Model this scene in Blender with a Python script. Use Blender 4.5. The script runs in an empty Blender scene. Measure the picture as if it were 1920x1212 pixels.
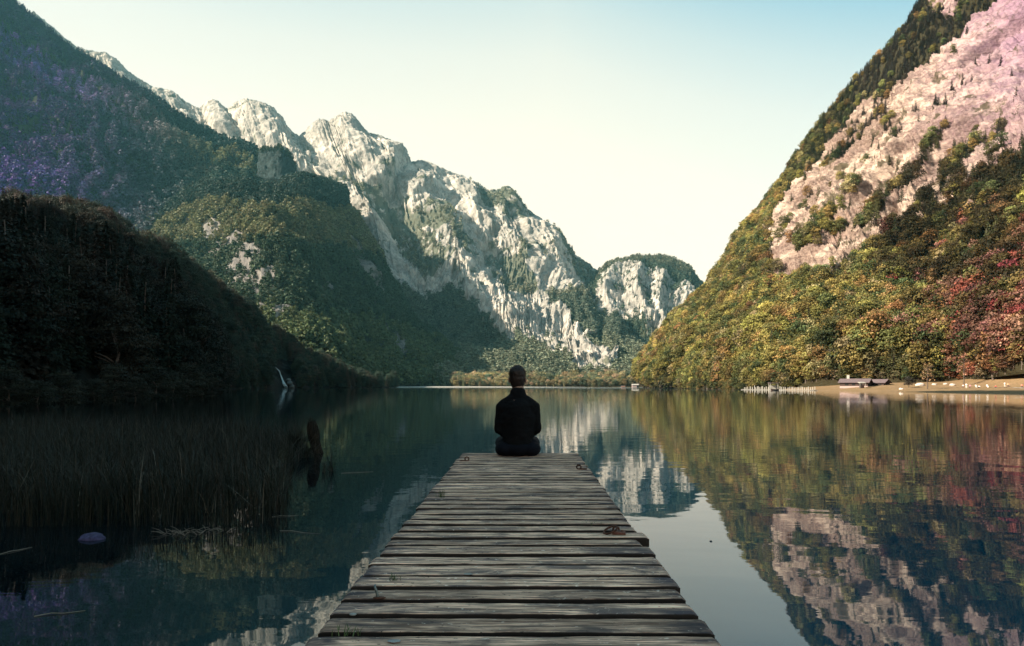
import bpy, bmesh, math, random
import numpy as np
from mathutils import Vector, Matrix
R = math.radians
random.seed(7); rng = np.random.default_rng(7)
sc = bpy.context.scene
C = sc.collection
# ------------------------------------------------------------------ camera
F, CX, HY, EYE = 1280.0, 960.0, 724.0, 1.8
cam = bpy.data.cameras.new('camera'); camo = bpy.data.objects.new('camera', cam); C.objects.link(camo)
camo.location = (0, 0, EYE); camo.rotation_euler = (R(90), 0, 0)
cam.sensor_width = 36; cam.lens = 24.0; cam.shift_y = (HY-606)/1920.0
cam.clip_start = 0.05; cam.clip_end = 30000
sc.camera = camo
# ------------------------------------------------------------------ sky and sun
SUN = Vector((-0.78, -0.24, 0.53)).normalized()
sun_el = math.asin(SUN.z); sun_az = math.atan2(SUN.x, SUN.y)
w = bpy.data.worlds.new("World"); sc.world = w; w.use_nodes = True
nt = w.node_tree; nt.nodes.clear()
out = nt.nodes.new('ShaderNodeOutputWorld'); bg = nt.nodes.new('ShaderNodeBackground')
bg2 = nt.nodes.new('ShaderNodeBackground'); add = nt.nodes.new('ShaderNodeAddShader')
sky = nt.nodes.new('ShaderNodeTexSky'); sky.sky_type = 'NISHITA'; sky.sun_disc = False
sky.sun_elevation = sun_el; sky.sun_rotation = sun_az; sky.air_density = 1.0; sky.dust_density = 1.5; sky.ozone_density = 1.0
nt.links.new(sky.outputs[0], bg.inputs[0]); bg.inputs[1].default_value = 0.02
tc = nt.nodes.new('ShaderNodeTexCoord'); sep = nt.nodes.new('ShaderNodeSeparateXYZ')
nt.links.new(tc.outputs['Generated'], sep.inputs[0])
# a little bluer towards the right hand side (away from the sun)
mx_ = nt.nodes.new('ShaderNodeMath'); mx_.operation = 'MAXIMUM'; mx_.inputs[1].default_value = 0.05; nt.links.new(sep.outputs['X'], mx_.inputs[0])
ma = nt.nodes.new('ShaderNodeMath'); ma.operation = 'MULTIPLY_ADD'; ma.inputs[1].default_value = 0.30; ma.use_clamp = True
nt.links.new(mx_.outputs[0], ma.inputs[0]); nt.links.new(sep.outputs['Z'], ma.inputs[2])
ramp = nt.nodes.new('ShaderNodeValToRGB'); nt.links.new(ma.outputs[0], ramp.inputs[0])
els = ramp.color_ramp.elements
stops = [(0.0, (.56, .40, .245)), (.15, (.54, .40, .265)), (.32, (.46, .385, .275)), (.45, (.35, .335, .27)), (.51, (.26, .29, .26)), (.58, (.125, .215, .24)), (.8, (.06, .14, .175)), (1.0, (.045, .12, .16))]
els[0].position = 0; els[0].color = (*stops[0][1], 1); els[1].position = 1; els[1].color = (*stops[-1][1], 1)
for p, c in stops[1:-1]:
    e = els.new(p); e.color = (*c, 1)
nt.links.new(ramp.outputs[0], bg2.inputs[0]); bg2.inputs[1].default_value = 0.95
nt.links.new(bg.outputs[0], add.inputs[0]); nt.links.new(bg2.outputs[0], add.inputs[1]); nt.links.new(add.outputs[0], out.inputs[0])
sl = bpy.data.lights.new('sun', 'SUN'); sl.energy = 5.0; sl.angle = R(0.5); sl.color = (1.0, .88, .70)
so = bpy.data.objects.new('sun', sl); C.objects.link(so); so.rotation_euler = SUN.to_track_quat('Z', 'Y').to_euler()
sc.view_settings.view_transform = 'Standard'; sc.view_settings.look = 'None'; sc.view_settings.exposure = 1.4; sc.view_settings.gamma = 1
sc.cycles.max_bounces = 5; sc.cycles.diffuse_bounces = 2; sc.cycles.glossy_bounces = 3; sc.cycles.transmission_bounces = 2
sc.cycles.volume_bounces = 0; sc.cycles.transparent_max_bounces = 4
sc.cycles.use_denoising = True
sc.cycles.caustics_reflective = False; sc.cycles.caustics_refractive = False

# ------------------------------------------------------------------ helpers
def at(px, py, D):
    return np.array([(px-CX)/F*D, D, EYE+(HY-py)/F*D])
def proj(P):
    D = np.maximum(P[..., 1], 1e-3)
    return CX+P[..., 0]/D*F, HY-(P[..., 2]-EYE)/D*F

_perm = np.random.default_rng(3).permutation(256); _perm = np.concatenate([_perm, _perm, _perm])
_g = np.random.default_rng(5).normal(size=(256, 3)); _g /= np.linalg.norm(_g, axis=1)[:, None]
def perlin(x, y, z=0.0):
    x, y, z = np.broadcast_arrays(np.asarray(x, float), np.asarray(y, float), np.asarray(z, float))
    xi, yi, zi = np.floor(x).astype(int), np.floor(y).astype(int), np.floor(z).astype(int)
    xf, yf, zf = x-xi, y-yi, z-zi
    s = lambda t: t*t*t*(t*(t*6-15)+10)
    u, v, q = s(xf), s(yf), s(zf)
    def gr(dx, dy, dz):
        g = _g[_perm[_perm[_perm[(xi+dx) & 255]+((yi+dy) & 255)]+((zi+dz) & 255)]]
        return g[..., 0]*(xf-dx)+g[..., 1]*(yf-dy)+g[..., 2]*(zf-dz)
    l = lambda a, b, t: a+(b-a)*t
    return 1.6*l(l(l(gr(0,0,0), gr(1,0,0), u), l(gr(0,1,0), gr(1,1,0), u), v),
             l(l(gr(0,0,1), gr(1,0,1), u), l(gr(0,1,1), gr(1,1,1), u), v), q)
def fbm(x, y, z=0.0, o=4, gain=.5):
    a, t, f = 1.0, 0, 1.0
    for k in range(o):
        t = t+a*perlin(x*f+17*k, y*f+5*k, z*f); a *= gain; f *= 2.03
    return t
def ridged(x, y, z=0.0, o=4, gain=.5):
    a, t, f = 1.0, 0, 1.0
    for k in range(o):
        t = t+a*(1-2*np.abs(perlin(x*f+31*k, y*f+9*k, z*f))); a *= gain; f *= 2.1
    return t/1.9

def mesh_np(name, V, Fq, attrs=None, mats=(), smooth=False, midx=None):
    me = bpy.data.meshes.new(name)
    V = np.ascontiguousarray(V, dtype=np.float32); Fq = np.ascontiguousarray(Fq, dtype=np.int32)
    n, k = Fq.shape if len(Fq) else (0, 4)
    me.vertices.add(len(V)); me.vertices.foreach_set('co', V.ravel())
    if n:
        me.loops.add(n*k); me.loops.foreach_set('vertex_index', Fq.ravel())
        me.polygons.add(n); me.polygons.foreach_set('loop_start', np.arange(0, n*k, k, dtype=np.int32))
        if smooth: me.polygons.foreach_set('use_smooth', np.ones(n, dtype=bool))
        if midx is not None: me.polygons.foreach_set('material_index', np.asarray(midx, dtype=np.int32))
    for m in mats: me.materials.append(m)
    me.update(calc_edges=True)
    for an, arr in (attrs or {}).items():
        arr = np.asarray(arr, dtype=np.float32)
        if arr.ndim == 1:
            me.attributes.new(an, 'FLOAT', 'POINT').data.foreach_set('value', arr)
        else:
            me.attributes.new(an, 'FLOAT_VECTOR', 'POINT').data.foreach_set('vector', arr.ravel())
    return me
def link(o, parent=None):
    C.objects.link(o)
    if parent: o.parent = parent
    return o
def tag(o, label=None, cat=None, group=None, kind=None):
    if label: o['label'] = label
    if cat: o['category'] = cat
    if group: o['group'] = group
    if kind: o['kind'] = kind
    return o
def empty(name, loc, rz=0):
    o = bpy.data.objects.new(name, None); o.location = loc; o.rotation_euler = (0, 0, rz); o.empty_display_size = .2
    return link(o)
def obj(name, me, parent=None, loc=None):
    o = bpy.data.objects.new(name, me); link(o, parent)
    if loc is not None: o.location = loc
    return o
class MB:
    def __init__(s): s.v = []; s.f = []
    def raw(s, v, f):
        b = len(s.v); s.v += [tuple(map(float, p)) for p in v]; s.f += [tuple(i+b for i in q) for q in f]
    def box(s, c, d, rz=0, rx=0):
        M = Matrix.Rotation(rz, 3, 'Z') @ Matrix.Rotation(rx, 3, 'X')
        v = [Vector(c)+M @ Vector((sx*d[0]/2, sy*d[1]/2, sz*d[2]/2)) for sz in (-1, 1) for sy in (-1, 1) for sx in (-1, 1)]
        s.raw(v, [(0,2,3,1), (4,5,7,6), (0,1,5,4), (2,6,7,3), (0,4,6,2), (1,3,7,5)])
    def tube(s, pts, rad, n=8, caps=True):
        pts = [Vector(p) for p in pts]; rs = rad if hasattr(rad, '__len__') else [rad]*len(pts)
        V = []; t0 = None
        for i, p in enumerate(pts):
            t = (pts[min(i+1, len(pts)-1)]-pts[max(i-1, 0)]).normalized()
            if t0 is None:
                a = t.orthogonal().normalized()
            else:
                a = (a-t*a.dot(t)).normalized()
            t0 = t; b = t.cross(a)
            for k in range(n):
                an = 2*math.pi*k/n; V.append(p+(a*math.cos(an)+b*math.sin(an))*rs[i])
        Fs = [(i*n+k, i*n+(k+1) % n, (i+1)*n+(k+1) % n, (i+1)*n+k) for i in range(len(pts)-1) for k in range(n)]
        if caps: Fs += [tuple(reversed(range(n))), tuple((len(pts)-1)*n+k for k in range(n))]
        s.raw(V, Fs)
    def blob(s, c, r, seg=12, rings=8, M=None):
        V = [(0, 0, -1)]; 
        for i in range(1, rings):
            ph = -math.pi/2+math.pi*i/rings
            V += [(math.cos(ph)*math.cos(2*math.pi*k/seg), math.cos(ph)*math.sin(2*math.pi*k/seg), math.sin(ph)) for k in range(seg)]
        V.append((0, 0, 1)); Fs = []
        for k in range(seg):
            Fs.append((0, 1+(k+1) % seg, 1+k)); last = 1+(rings-2)*seg
            Fs.append((last+k, last+(k+1) % seg, len(V)-1))
            for i in range(rings-2):
                a = 1+i*seg; Fs.append((a+k, a+(k+1) % seg, a+seg+(k+1) % seg, a+seg+k))
        V = [Vector((x*r[0], y*r[1], z*r[2])) for x, y, z in V]
        if M is not None: V = [M @ v for v in V]
        s.raw([Vector(c)+v for v in V], Fs)
    def capsule(s, a, b, ra, rb, n=12):
        a = Vector(a); b = Vector(b)
        s.tube([a.lerp(b, t) for t in (0, .25, .5, .75, 1)], [ra+(rb-ra)*t for t in (0, .25, .5, .75, 1)], n)
        s.blob(a, (ra,)*3, n, 8); s.blob(b, (rb,)*3, n, 8)
    def mesh(s, name, mat=None, smooth=False):
        me = bpy.data.meshes.new(name); me.from_pydata(s.v, [], s.f); me.validate(); me.update()
        if mat: me.materials.append(mat)
        if smooth: me.polygons.foreach_set('use_smooth', np.ones(len(me.polygons), dtype=bool))
        return me
    def build(s, name, mat, parent=None, loc=None, smooth=False):
        return obj(name, s.mesh(name, mat, smooth), parent, loc)
def remeshed(mb, name, mat, voxel, smooth=6, sfac=.5):
    """weld overlapping volumes into one continuous skin"""
    tmp = bpy.data.objects.new('tmp', mb.mesh('tmp')); C.objects.link(tmp)
    m = tmp.modifiers.new('r', 'REMESH'); m.mode = 'VOXEL'; m.voxel_size = voxel
    m = tmp.modifiers.new('s', 'SMOOTH'); m.iterations = smooth; m.factor = sfac
    dg = bpy.context.evaluated_depsgraph_get(); dg.update()
    me = bpy.data.meshes.new_from_object(tmp.evaluated_get(dg)); me.name = name
    bpy.data.objects.remove(tmp)
    me.materials.clear(); me.materials.append(mat)
    me.polygons.foreach_set('use_smooth', np.ones(len(me.polygons), dtype=bool))
    return me
def copy_tree(o, parent=None):
    c = o.copy(); C.objects.link(c)
    if parent: c.parent = parent
    for ch in o.children: copy_tree(ch, c)
    return c

# ------------------------------------------------------------------ materials
class NM:
    """tiny node-material helper"""
    def __init__(s, name, rough=.8, spec=.3):
        s.m = bpy.data.materials.new(name); s.m.use_nodes = True; s.t = s.m.node_tree
        s.b = s.t.nodes['Principled BSDF']; s.b.inputs['Roughness'].default_value = rough
        s.b.inputs['Specular IOR Level'].default_value = spec
        s._tc = None
    def n(s, typ, **kw):
        nd = s.t.nodes.new(typ)
        for k, v in kw.items(): setattr(nd, k, v)
        return nd
    def l(s, a, b): s.t.links.new(a, b)
    def coord(s, scale=(1, 1, 1), rot=(0, 0, 0), which='Object'):
        if s._tc is None: s._tc = s.n('ShaderNodeTexCoord')
        mp = s.n('ShaderNodeMapping'); mp.inputs['Scale'].default_value = scale; mp.inputs['Rotation'].default_value = rot
        s.l(s._tc.outputs[which], mp.inputs[0]); return mp.outputs[0]
    def noise(s, co, scale, detail=4, rough=.55, dist=0):
        nd = s.n('ShaderNodeTexNoise'); nd.inputs['Scale'].default_value = scale; nd.inputs['Detail'].default_value = detail
        nd.inputs['Roughness'].default_value = rough; nd.inputs['Distortion'].default_value = dist
        s.l(co, nd.inputs['Vector']); return nd.outputs['Fac']
    def ramp(s, fac, stops, interp='LINEAR'):
        nd = s.n('ShaderNodeValToRGB'); s.l(fac, nd.inputs[0]); nd.color_ramp.interpolation = interp
        e = nd.color_ramp.elements
        f = lambda c: (c, c, c, 1) if not hasattr(c, '__len__') else (*c, 1)
        e[0].position = stops[0][0]; e[0].color = f(stops[0][1]); e[1].position = stops[-1][0]; e[1].color = f(stops[-1][1])
        for p, c in stops[1:-1]:
            x = e.new(p); x.color = f(c)
        return nd.outputs[0]
    def mix(s, fac, a, b, typ='MIX'):
        nd = s.n('ShaderNodeMix', data_type='RGBA', blend_type=typ)
        for sock, v in ((nd.inputs[0], fac), (nd.inputs[6], a), (nd.inputs[7], b)):
            if hasattr(v, 'is_linked') or hasattr(v, 'links'): s.l(v, sock)
            elif hasattr(v, '__len__'): sock.default_value = (*v, 1)
            else: sock.default_value = v
        return nd.outputs[2]
    def math(s, op, a, b=0.0, clamp=False):
        nd = s.n('ShaderNodeMath', operation=op, use_clamp=clamp)
        for sock, v in ((nd.inputs[0], a), (nd.inputs[1], b)):
            if hasattr(v, 'links'): s.l(v, sock)
            else: sock.default_value = v
        return nd.outputs[0]
    def attr(s, name, typ='GEOMETRY', o='Fac'):
        nd = s.n('ShaderNodeAttribute', attribute_type=typ, attribute_name=name); return nd.outputs[o]
    def bump(s, h, strength=.5, dist=.1, prev=None):
        nd = s.n('ShaderNodeBump'); nd.inputs['Strength'].default_value = strength; nd.inputs['Distance'].default_value = dist
        s.l(h, nd.inputs['Height'])
        if prev is not None: s.l(prev, nd.inputs['Normal'])
        s.l(nd.outputs[0], s.b.inputs['Normal']); return nd.outputs[0]
    def color(s, c):
        if hasattr(c, '__len__'): s.b.inputs['Base Color'].default_value = (*c, 1)
        else: s.l(c, s.b.inputs['Base Color'])

def plain(name, col, rough=.7, metal=0, var=.25, scale=6, spec=.3):
    m = NM(name, rough, spec); co = m.coord()
    f = m.noise(co, scale, 4)
    m.color(m.mix(m.ramp(f, [(.3, 0.), (.7, 1.)]), [c*(1-var) for c in col], [min(1, c*(1+var)) for c in col]))
    m.b.inputs['Metallic'].default_value = metal
    return m.m

def rock_mat(name, pale, dark, veg, sc_, strata_rot=(0, 0, 0), stretch=(1, 1, .35), bump=6.0, vegamt=.5, hue=None):
    """limestone with vegetated ledges; 'rock' attribute says where bare rock shows"""
    m = NM(name, .9, .1)
    co = m.coord(stretch, strata_rot)
    iso = m.coord((1, 1, 1))
    big = m.noise(co, 1/(40*sc_), 6, .6, .6); fine = m.noise(co, 1/(9*sc_), 6, .65, .4); vf = m.noise(iso, 1/(2.5*sc_), 3, .6)
    col = m.mix(m.ramp(big, [(.43, 0.), (.57, 1.)]), dark, pale)
    col = m.mix(m.ramp(fine, [(.38, 0.), (.62, 1.)]), [c*.62 for c in dark], col)
    col = m.mix(m.ramp(vf, [(.35, .0), (.7, .35)]), col, [min(.6, c*1.2) for c in pale])
    if hue: col = m.mix(m.attr('hue'), col, hue, 'MIX')
    # cracks
    cr = m.n('ShaderNodeTexVoronoi', feature='DISTANCE_TO_EDGE'); cr.inputs['Scale'].default_value = 1/(14*sc_); wv = m.n('ShaderNodeVectorMath', operation='ADD'); nv_ = m.n('ShaderNodeTexNoise'); nv_.inputs['Scale'].default_value = 1/(12*sc_); nv_.inputs['Detail'].default_value = 4; m.l(co, nv_.inputs['Vector']); vs_ = m.n('ShaderNodeVectorMath', operation='SCALE'); vs_.inputs[3].default_value = 16*sc_; m.l(nv_.outputs['Color'], vs_.inputs[0]); m.l(co, wv.inputs[0]); m.l(vs_.outputs[0], wv.inputs[1]); m.l(wv.outputs[0], cr.inputs['Vector'])
    col = m.mix(m.ramp(cr.outputs['Distance'], [(.0, .45), (.06, 0.)]), col, [c*.35 for c in dark])
    vg = m.noise(iso, 1/(22*sc_), 5, .6, .3)
    vm = m.ramp(m.math('ADD', m.math('MULTIPLY_ADD', vf, .35) if False else vg, m.math('MULTIPLY', m.attr('veg'), .17)), [(.68-.2*vegamt, 0.), (.74-.2*vegamt, 1.)])
    col = m.mix(m.math('MULTIPLY', vm, .85), col, veg)
    rk = m.attr('rock')
    rn = m.math('ADD', rk, m.math('MULTIPLY', m.math('SUBTRACT', vg, .5), 1.2))
    rf = m.ramp(rn, [(.35, 0.), (.55, 1.)])
    col = m.mix(rf, [c*.7 for c in veg], col)
    m.color(col)
    h = m.math('ADD', m.math('MULTIPLY', big, 1.0), m.math('ADD', m.math('MULTIPLY', fine, .8), m.math('MULTIPLY', vf, .12)))
    m.bump(h, 1.0, bump*sc_)
    return m.m

def leaf_mat(name, rough=.6, trans=.35):
    m = NM(name, rough, .15)
    base = m.attr('leafcol', 'INSTANCER', 'Color')
    rnd = m.attr('clump')      # per-clump tone of this crown
    hs = m.n('ShaderNodeHueSaturation'); m.l(base, hs.inputs['Color'])
    oi = m.n('ShaderNodeObjectInfo')
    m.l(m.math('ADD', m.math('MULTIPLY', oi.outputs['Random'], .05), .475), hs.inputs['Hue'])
    m.l(m.math('ADD', m.math('MULTIPLY', rnd, 1.25), .25), hs.inputs['Value'])  # wide tone range puts shade between crowns into the leaf colour
    m.color(hs.outputs[0])
    tr = m.n('ShaderNodeBsdfTranslucent'); m.l(hs.outputs[0], tr.inputs[0])
    mx = m.n('ShaderNodeMixShader'); mx.inputs[0].default_value = trans
    o = m.t.nodes['Material Output']; m.l(m.b.outputs[0], mx.inputs[1]); m.l(tr.outputs[0], mx.inputs[2]); m.l(mx.outputs[0], o.inputs[0])
    return m.m
M_leaf = leaf_mat('foliage', .6, .2); M_needle = leaf_mat('needles', .7, .15)
M_bark = plain('bark', (.11, .085, .07), .9, var=.4, scale=3)
M_barkpale = plain('pale_bark', (.22, .17, .14), .9, var=.3, scale=3)

# ------------------------------------------------------------------ terrain lofts
def interp_rows(rows, nu, nv, vspan=None):
    """rows: list of lists of 3D points (same station count); returns grid (nv, nu, 3)"""
    A = np.array(rows)                                     # r, s, 3
    r, s, _ = A.shape
    us = np.linspace(0, s-1, nu); i = np.clip(np.floor(us).astype(int), 0, s-2); t = (us-i)[None, :, None]
    p0, p1, p2, p3 = A[:, np.clip(i-1, 0, s-1)], A[:, i], A[:, i+1], A[:, np.clip(i+2, 0, s-1)]
    m1, m2 = (p2-p0)/2*.7, (p3-p1)/2*.7
    B = (2*t**3-3*t**2+1)*p1+(t**3-2*t**2+t)*m1+(-2*t**3+3*t**2)*p2+(t**3-t**2)*m2
    vs = np.linspace(0, r-1, nv) if vspan is None else np.interp(np.linspace(0, 1, nv), np.linspace(0, 1, len(vspan)), vspan)
    j = np.clip(np.floor(vs).astype(int), 0, r-2); q = (vs-j)[:, None, None]
    q0, q1, q2, q3 = B[np.clip(j-1, 0, r-1)], B[j], B[j+1], B[np.clip(j+2, 0, r-1)]
    n1, n2 = (q2-q0)/2*.5, (q3-q1)/2*.5
    return (2*q**3-3*q**2+1)*q1+(q**3-2*q**2+q)*n1+(-2*q**3+3*q**2)*q2+(q**3-q**2)*n2, vs
def grid_normals(G):
    du = np.gradient(G, axis=1); dv = np.gradient(G, axis=0)
    n = np.cross(du, dv); n /= np.linalg.norm(n, axis=2)[..., None]+1e-9
    return n
def grid_faces(nv, nu):
    a = (np.arange(nv-1)[:, None]*nu+np.arange(nu-1)[None, :]).ravel()
    return np.stack([a, a+1, a+nu+1, a+nu], 1)
def inpoly(x, y, poly):
    poly = np.array(poly, float); r = np.zeros(x.shape, bool)
    for k in range(len(poly)):
        x1, y1 = poly[k]; x2, y2 = poly[(k+1) % len(poly)]
        c = ((y1 > y) != (y2 > y)) & (x < (x2-x1)*(y-y1)/(y2-y1+1e-12)+x1)
        r ^= c
    return r
def segdist(px, py, pts):
    """signed (right positive) distance to a polyline in trace space, and 0..1 falloff past its ends"""
    best = np.full(px.shape, 1e9); sg = np.zeros(px.shape)
    for (x1, y1), (x2, y2) in zip(pts[:-1], pts[1:]):
        dx, dy = x2-x1, y2-y1; L2 = dx*dx+dy*dy
        t = np.clip(((px-x1)*dx+(py-y1)*dy)/L2, 0, 1)
        qx, qy = px-(x1+t*dx), py-(y1+t*dy); d = np.hypot(qx, qy)
        s_ = np.sign(dx*qy-dy*qx)*-1.0                     # + = right of a line that runs downwards
        m = d < best; best = np.where(m, d, best); sg = np.where(m, s_, sg)
    return best*sg

def terrain(name, rows, nu, nv, mat, rock_polys=(), veg_polys=(), jit=10, amp=3.0, freq=.02, gully=0, gu=30, gv=5, ribs=(), vspan=None,
            edgefade=.5, rockamp=1.0, seed=0, smooth=True, crag=0):
    G, vs = interp_rows(rows, nu, nv, vspan)
    n = grid_normals(G); px, py = proj(G)
    X, Y, Z = G[..., 0], G[..., 1], G[..., 2]
    jx = px+jit*fbm(X*freq*1.5+seed, Y*freq*1.5, Z*freq*1.5, 4); jy = py+jit*fbm(X*freq*1.5, Y*freq*1.5+50+seed, Z*freq*1.5, 4)
    rock = np.zeros(px.shape); veg = np.zeros(px.shape)
    for p in rock_polys: rock = np.maximum(rock, inpoly(jx, jy, p))
    for p in veg_polys: veg = np.maximum(veg, inpoly(jx, jy, p))
    D = amp*(1+(rockamp-1)*rock)*fbm(X*freq+seed, Y*freq, Z*freq, 6, .52)
    U = np.linspace(0, 1, nu)[None, :]*gu; Vv = (vs/vs.max())[:, None]*gv
    if gully:
        wob = 1.3*perlin(X*freq*.6, Y*freq*.6, Z*freq*.6)
        D = D+gully*(ridged(U+wob, Vv+wob, seed, 5, .55)-.3)
    for r_ in ribs:
        pts, A, wl, wr = r_
        d = segdist(px+4*fbm(X*freq*2, Y*freq*2, Z*freq*2, 3), py, pts)
        t = np.where(d < 0, 1+d/wl, 1-d/wr).clip(0, 1)
        D = D+A*t
    if crag:
        Cg = crag*(ridged(X*freq*5+seed, Y*freq*3, Z*freq*2.2, 6, .72)+.5*ridged(U*5+wob, Vv*4+wob*2, seed+4, 4, .6))*(.35+.65*rock)
    fade = np.ones((nv, 1))
    top = vs >= len(rows)-2                                 # silhouette row and the back slope
    fade[:, 0] = np.clip((len(rows)-2-vs)/edgefade, .25, 1)
    foot = np.clip(vs/.15, 0, 1)[:, None]
    if crag: D = D*fade+Cg*np.maximum(fade, .8); fade = 1.0
    G2 = G+n*(D*fade*foot)[..., None]
    me = mesh_np(name, G2.reshape(-1, 3), grid_faces(nv, nu), {'rock': rock.ravel(), 'veg': veg.ravel(), 'hue': (.75*np.clip((px-1680)/260, 0, 1)*np.clip((420-py)/330, 0, 1)).ravel()}, [mat], smooth=smooth)
    o = obj(name, me); o['kind'] = 'structure'
    return o, G2, rock, veg, vs

def scatter(G, dens, n, sd):
    """random points on the surface, by area times density; returns points and their cell's normal"""
    r = np.random.default_rng(sd)
    a = G[1:, :-1]-G[:-1, :-1]; b = G[:-1, 1:]-G[:-1, :-1]
    cr = np.cross(b, a); ar = np.linalg.norm(cr, axis=2)
    p = (ar*dens[:-1, :-1]).ravel(); p = p/p.sum()
    k = r.choice(len(p), n, p=p); i, j = np.unravel_index(k, ar.shape)
    s, t = r.random(n)[:, None], r.random(n)[:, None]
    P = (G[i, j]*(1-s)+G[i, j+1]*s)*(1-t)+(G[i+1, j]*(1-s)+G[i+1, j+1]*s)*t
    return P, cr[i, j]/(ar[i, j][:, None]+1e-9)

# ---- 1. right wall of the valley: wooded foot, pale rock band, wooded rim
cols_f = [  # foot(px,py,D)   mid1(px,py)  mid2   ridge(px,py,D)
 ((1208, 727.4, 640), (1209, 722), (1210, 716), (1212, 708, 700)),
 ((1262, 728.2, 500), (1238, 700), (1235, 688), (1238, 668, 760)),
 ((1330, 729.6, 400), (1290, 665), (1280, 630), (1296, 597, 820)),
 ((1395, 730.8, 330), (1370, 635), (1345, 590), (1340, 548, 850)),
 ((1470, 729, 300), (1430, 600), (1400, 520), (1395, 462, 830)),
 ((1560, 721.5, 282), (1510, 565), (1470, 440), (1440, 397, 800)),
 ((1640, 719, 272), (1600, 540), (1545, 390), (1492, 325, 780)),
 ((1720, 716, 262), (1680, 520), (1640, 330), (1548, 238, 750)),
 ((1800, 713, 256), (1770, 480), (1740, 250), (1612, 158, 720)),
 ((1880, 703, 222), (1860, 430), (1840, 180), (1688, 78, 700)),
 ((1960, 694, 205), (1950, 380), (1950, 100), (1745, -5, 680)),
 ((2100, 690, 190), (2080, 300), (2080, -20), (1830, -130, 660)),
 ((2350, 690, 175), (2350, 200), (2350, -150), (2050, -330, 620)),
 ((2800, 700, 150), (2800, 100), (2750, -250), (2500, -500, 560))]
rows = [[], [], [], [], []]
for f_, a, b, r_ in cols_f:
    rows[0].append(at(*f_)); rows[1].append(at(a[0], a[1], f_[2]+.30*(r_[2]-f_[2]))); rows[2].append(at(b[0], b[1], f_[2]+.62*(r_[2]-f_[2])))
    rows[3].append(at(*r_)); q = at(*r_)
    rows[4].append(np.array([q[0]+260, q[1]+260, max(-5, q[2]*.55)]))
for k in range(len(rows[0])): rows[0][k][2] -= .5
rockF = [(1430, 530), (1440, 470), (1480, 390), (1525, 320), (1575, 255), (1640, 190), (1690, 150), (1740, 120), (1790, 70), (1850, 10), (1960, -60), (2300, -60), (2300, 200),
         (1930, 345), (1870, 390), (1820, 425), (1790, 440), (1740, 465), (1700, 490), (1660, 530), (1590, 555), (1510, 560)]
rockF2 = [(1752, 0), (1762, 35), (1800, 30), (1830, -20), (1770, -40)]
M_rockF = rock_mat('pale_limestone_wall', (.50, .385, .31), (.16, .10, .085), (.05, .042, .022), .8, (0, R(-38), 0), (.5, .5, 1.25), 3.5, vegamt=.5, hue=(.27, .16, .25))
# the rock of the upper right corner is tinted pinker: a colour cast put into the stone
nm = M_rockF.node_tree
o_right, GF, rkF, vgF, vsF = terrain('right_mountain', rows, 620, 460, M_rockF, [rockF, rockF2], jit=22, amp=10, freq=.02, gully=4.5, gu=34, gv=7, seed=3, smooth=False, crag=4.6,
     ribs=[([(1960, 330), (1800, 400), (1640, 510)], 16, 200, 70), ([(1900, 180), (1750, 300), (1600, 430)], 10, 120, 40)]+[(l_, -13, 7, 16) for l_ in ([(1930, 130), (1860, 175), (1790, 225)], [(1925, 235), (1840, 272), (1770, 332)], [(1812, 218), (1760, 265), (1690, 353), (1600, 443)], [(1650, 218), (1600, 265), (1545, 333)], [(1925, 40), (1870, 75), (1820, 130)], [(1800, 330), (1720, 405), (1680, 473)])])

# ---- 2. far limestone massif
cols_d = [  # ridge(px,py)   foot px
 (60, 30, 330), (140, 92, 400), (182, 107, 450), (208, 112, 480), (250, 150, 510), (285, 170, 545), (322, 178, 575), (345, 198, 600), (380, 214, 620), (400, 199, 640),
 (428, 214, 655), (446, 200, 670), (472, 197, 690), (502, 212, 715), (520, 228, 735), (545, 255, 755), (566, 263, 772), (600, 240, 790), (618, 238, 800), (632, 234, 815), (650, 226, 830),
 (668, 238, 850), (692, 260, 868), (720, 270, 890), (745, 288, 905), (765, 314, 925), (778, 318, 940), (800, 318, 958), (850, 334, 985), (880, 352, 1005), (905, 362, 1025),
 (935, 372, 1045), (952, 367, 1060), (985, 398, 1085), (1030, 433, 1110), (1065, 474, 1130), (1100, 503, 1160), (1122, 524, 1185), (1132, 560, 1205), (1136, 600, 1225), (1160, 660, 1250)]
rows = [[], [], [], [], []]
for (x, y, xf) in cols_d:
    Dr = 3500-.35*(x-182); Df = 1250; lw = 40
    fy = 727
    rows[0].append(at(xf, fy, Df))
    yl = 664-.05*(xf-700) if xf > 700 else 655
    rows[1].append(at(xf-60+.02*(1200-xf), yl+ (18 if xf > 1180 else 0), 1850))
    rows[2].append(at((x*.55+xf*.45), y*.50+yl*.50, 2650))
    rows[3].append(at(x, y, Dr)); q = at(x, y, Dr)
    rows[4].append(np.array([q[0]+300, q[1]+900, max(0, q[2]*.4)]))
rockD = [(0, -50), (700, 100), (1140, 480), (1140, 615), (1115, 600), (1080, 585), (1020, 560), (1050, 600), (1110, 655), (1160, 708), (1130, 716), (1040, 685), (975, 655), (962, 668), (905, 632),
         (860, 580), (840, 560), (800, 575), (765, 590), (600, 500), (0, 300)]
vegD = [[(640, 362), (700, 385), (760, 395), (830, 440), (900, 490), (880, 530), (800, 470), (740, 430), (650, 385)],
        [(700, 400), (760, 430), (830, 520), (800, 545), (740, 470)], [(905, 480), (990, 500), (1010, 560), (960, 570), (900, 520)],
        [(1000, 420), (1060, 470), (1128, 530), (1132, 600), (1090, 580), (1050, 500)], [(870, 360), (960, 372), (1000, 420), (940, 430)]]
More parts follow.
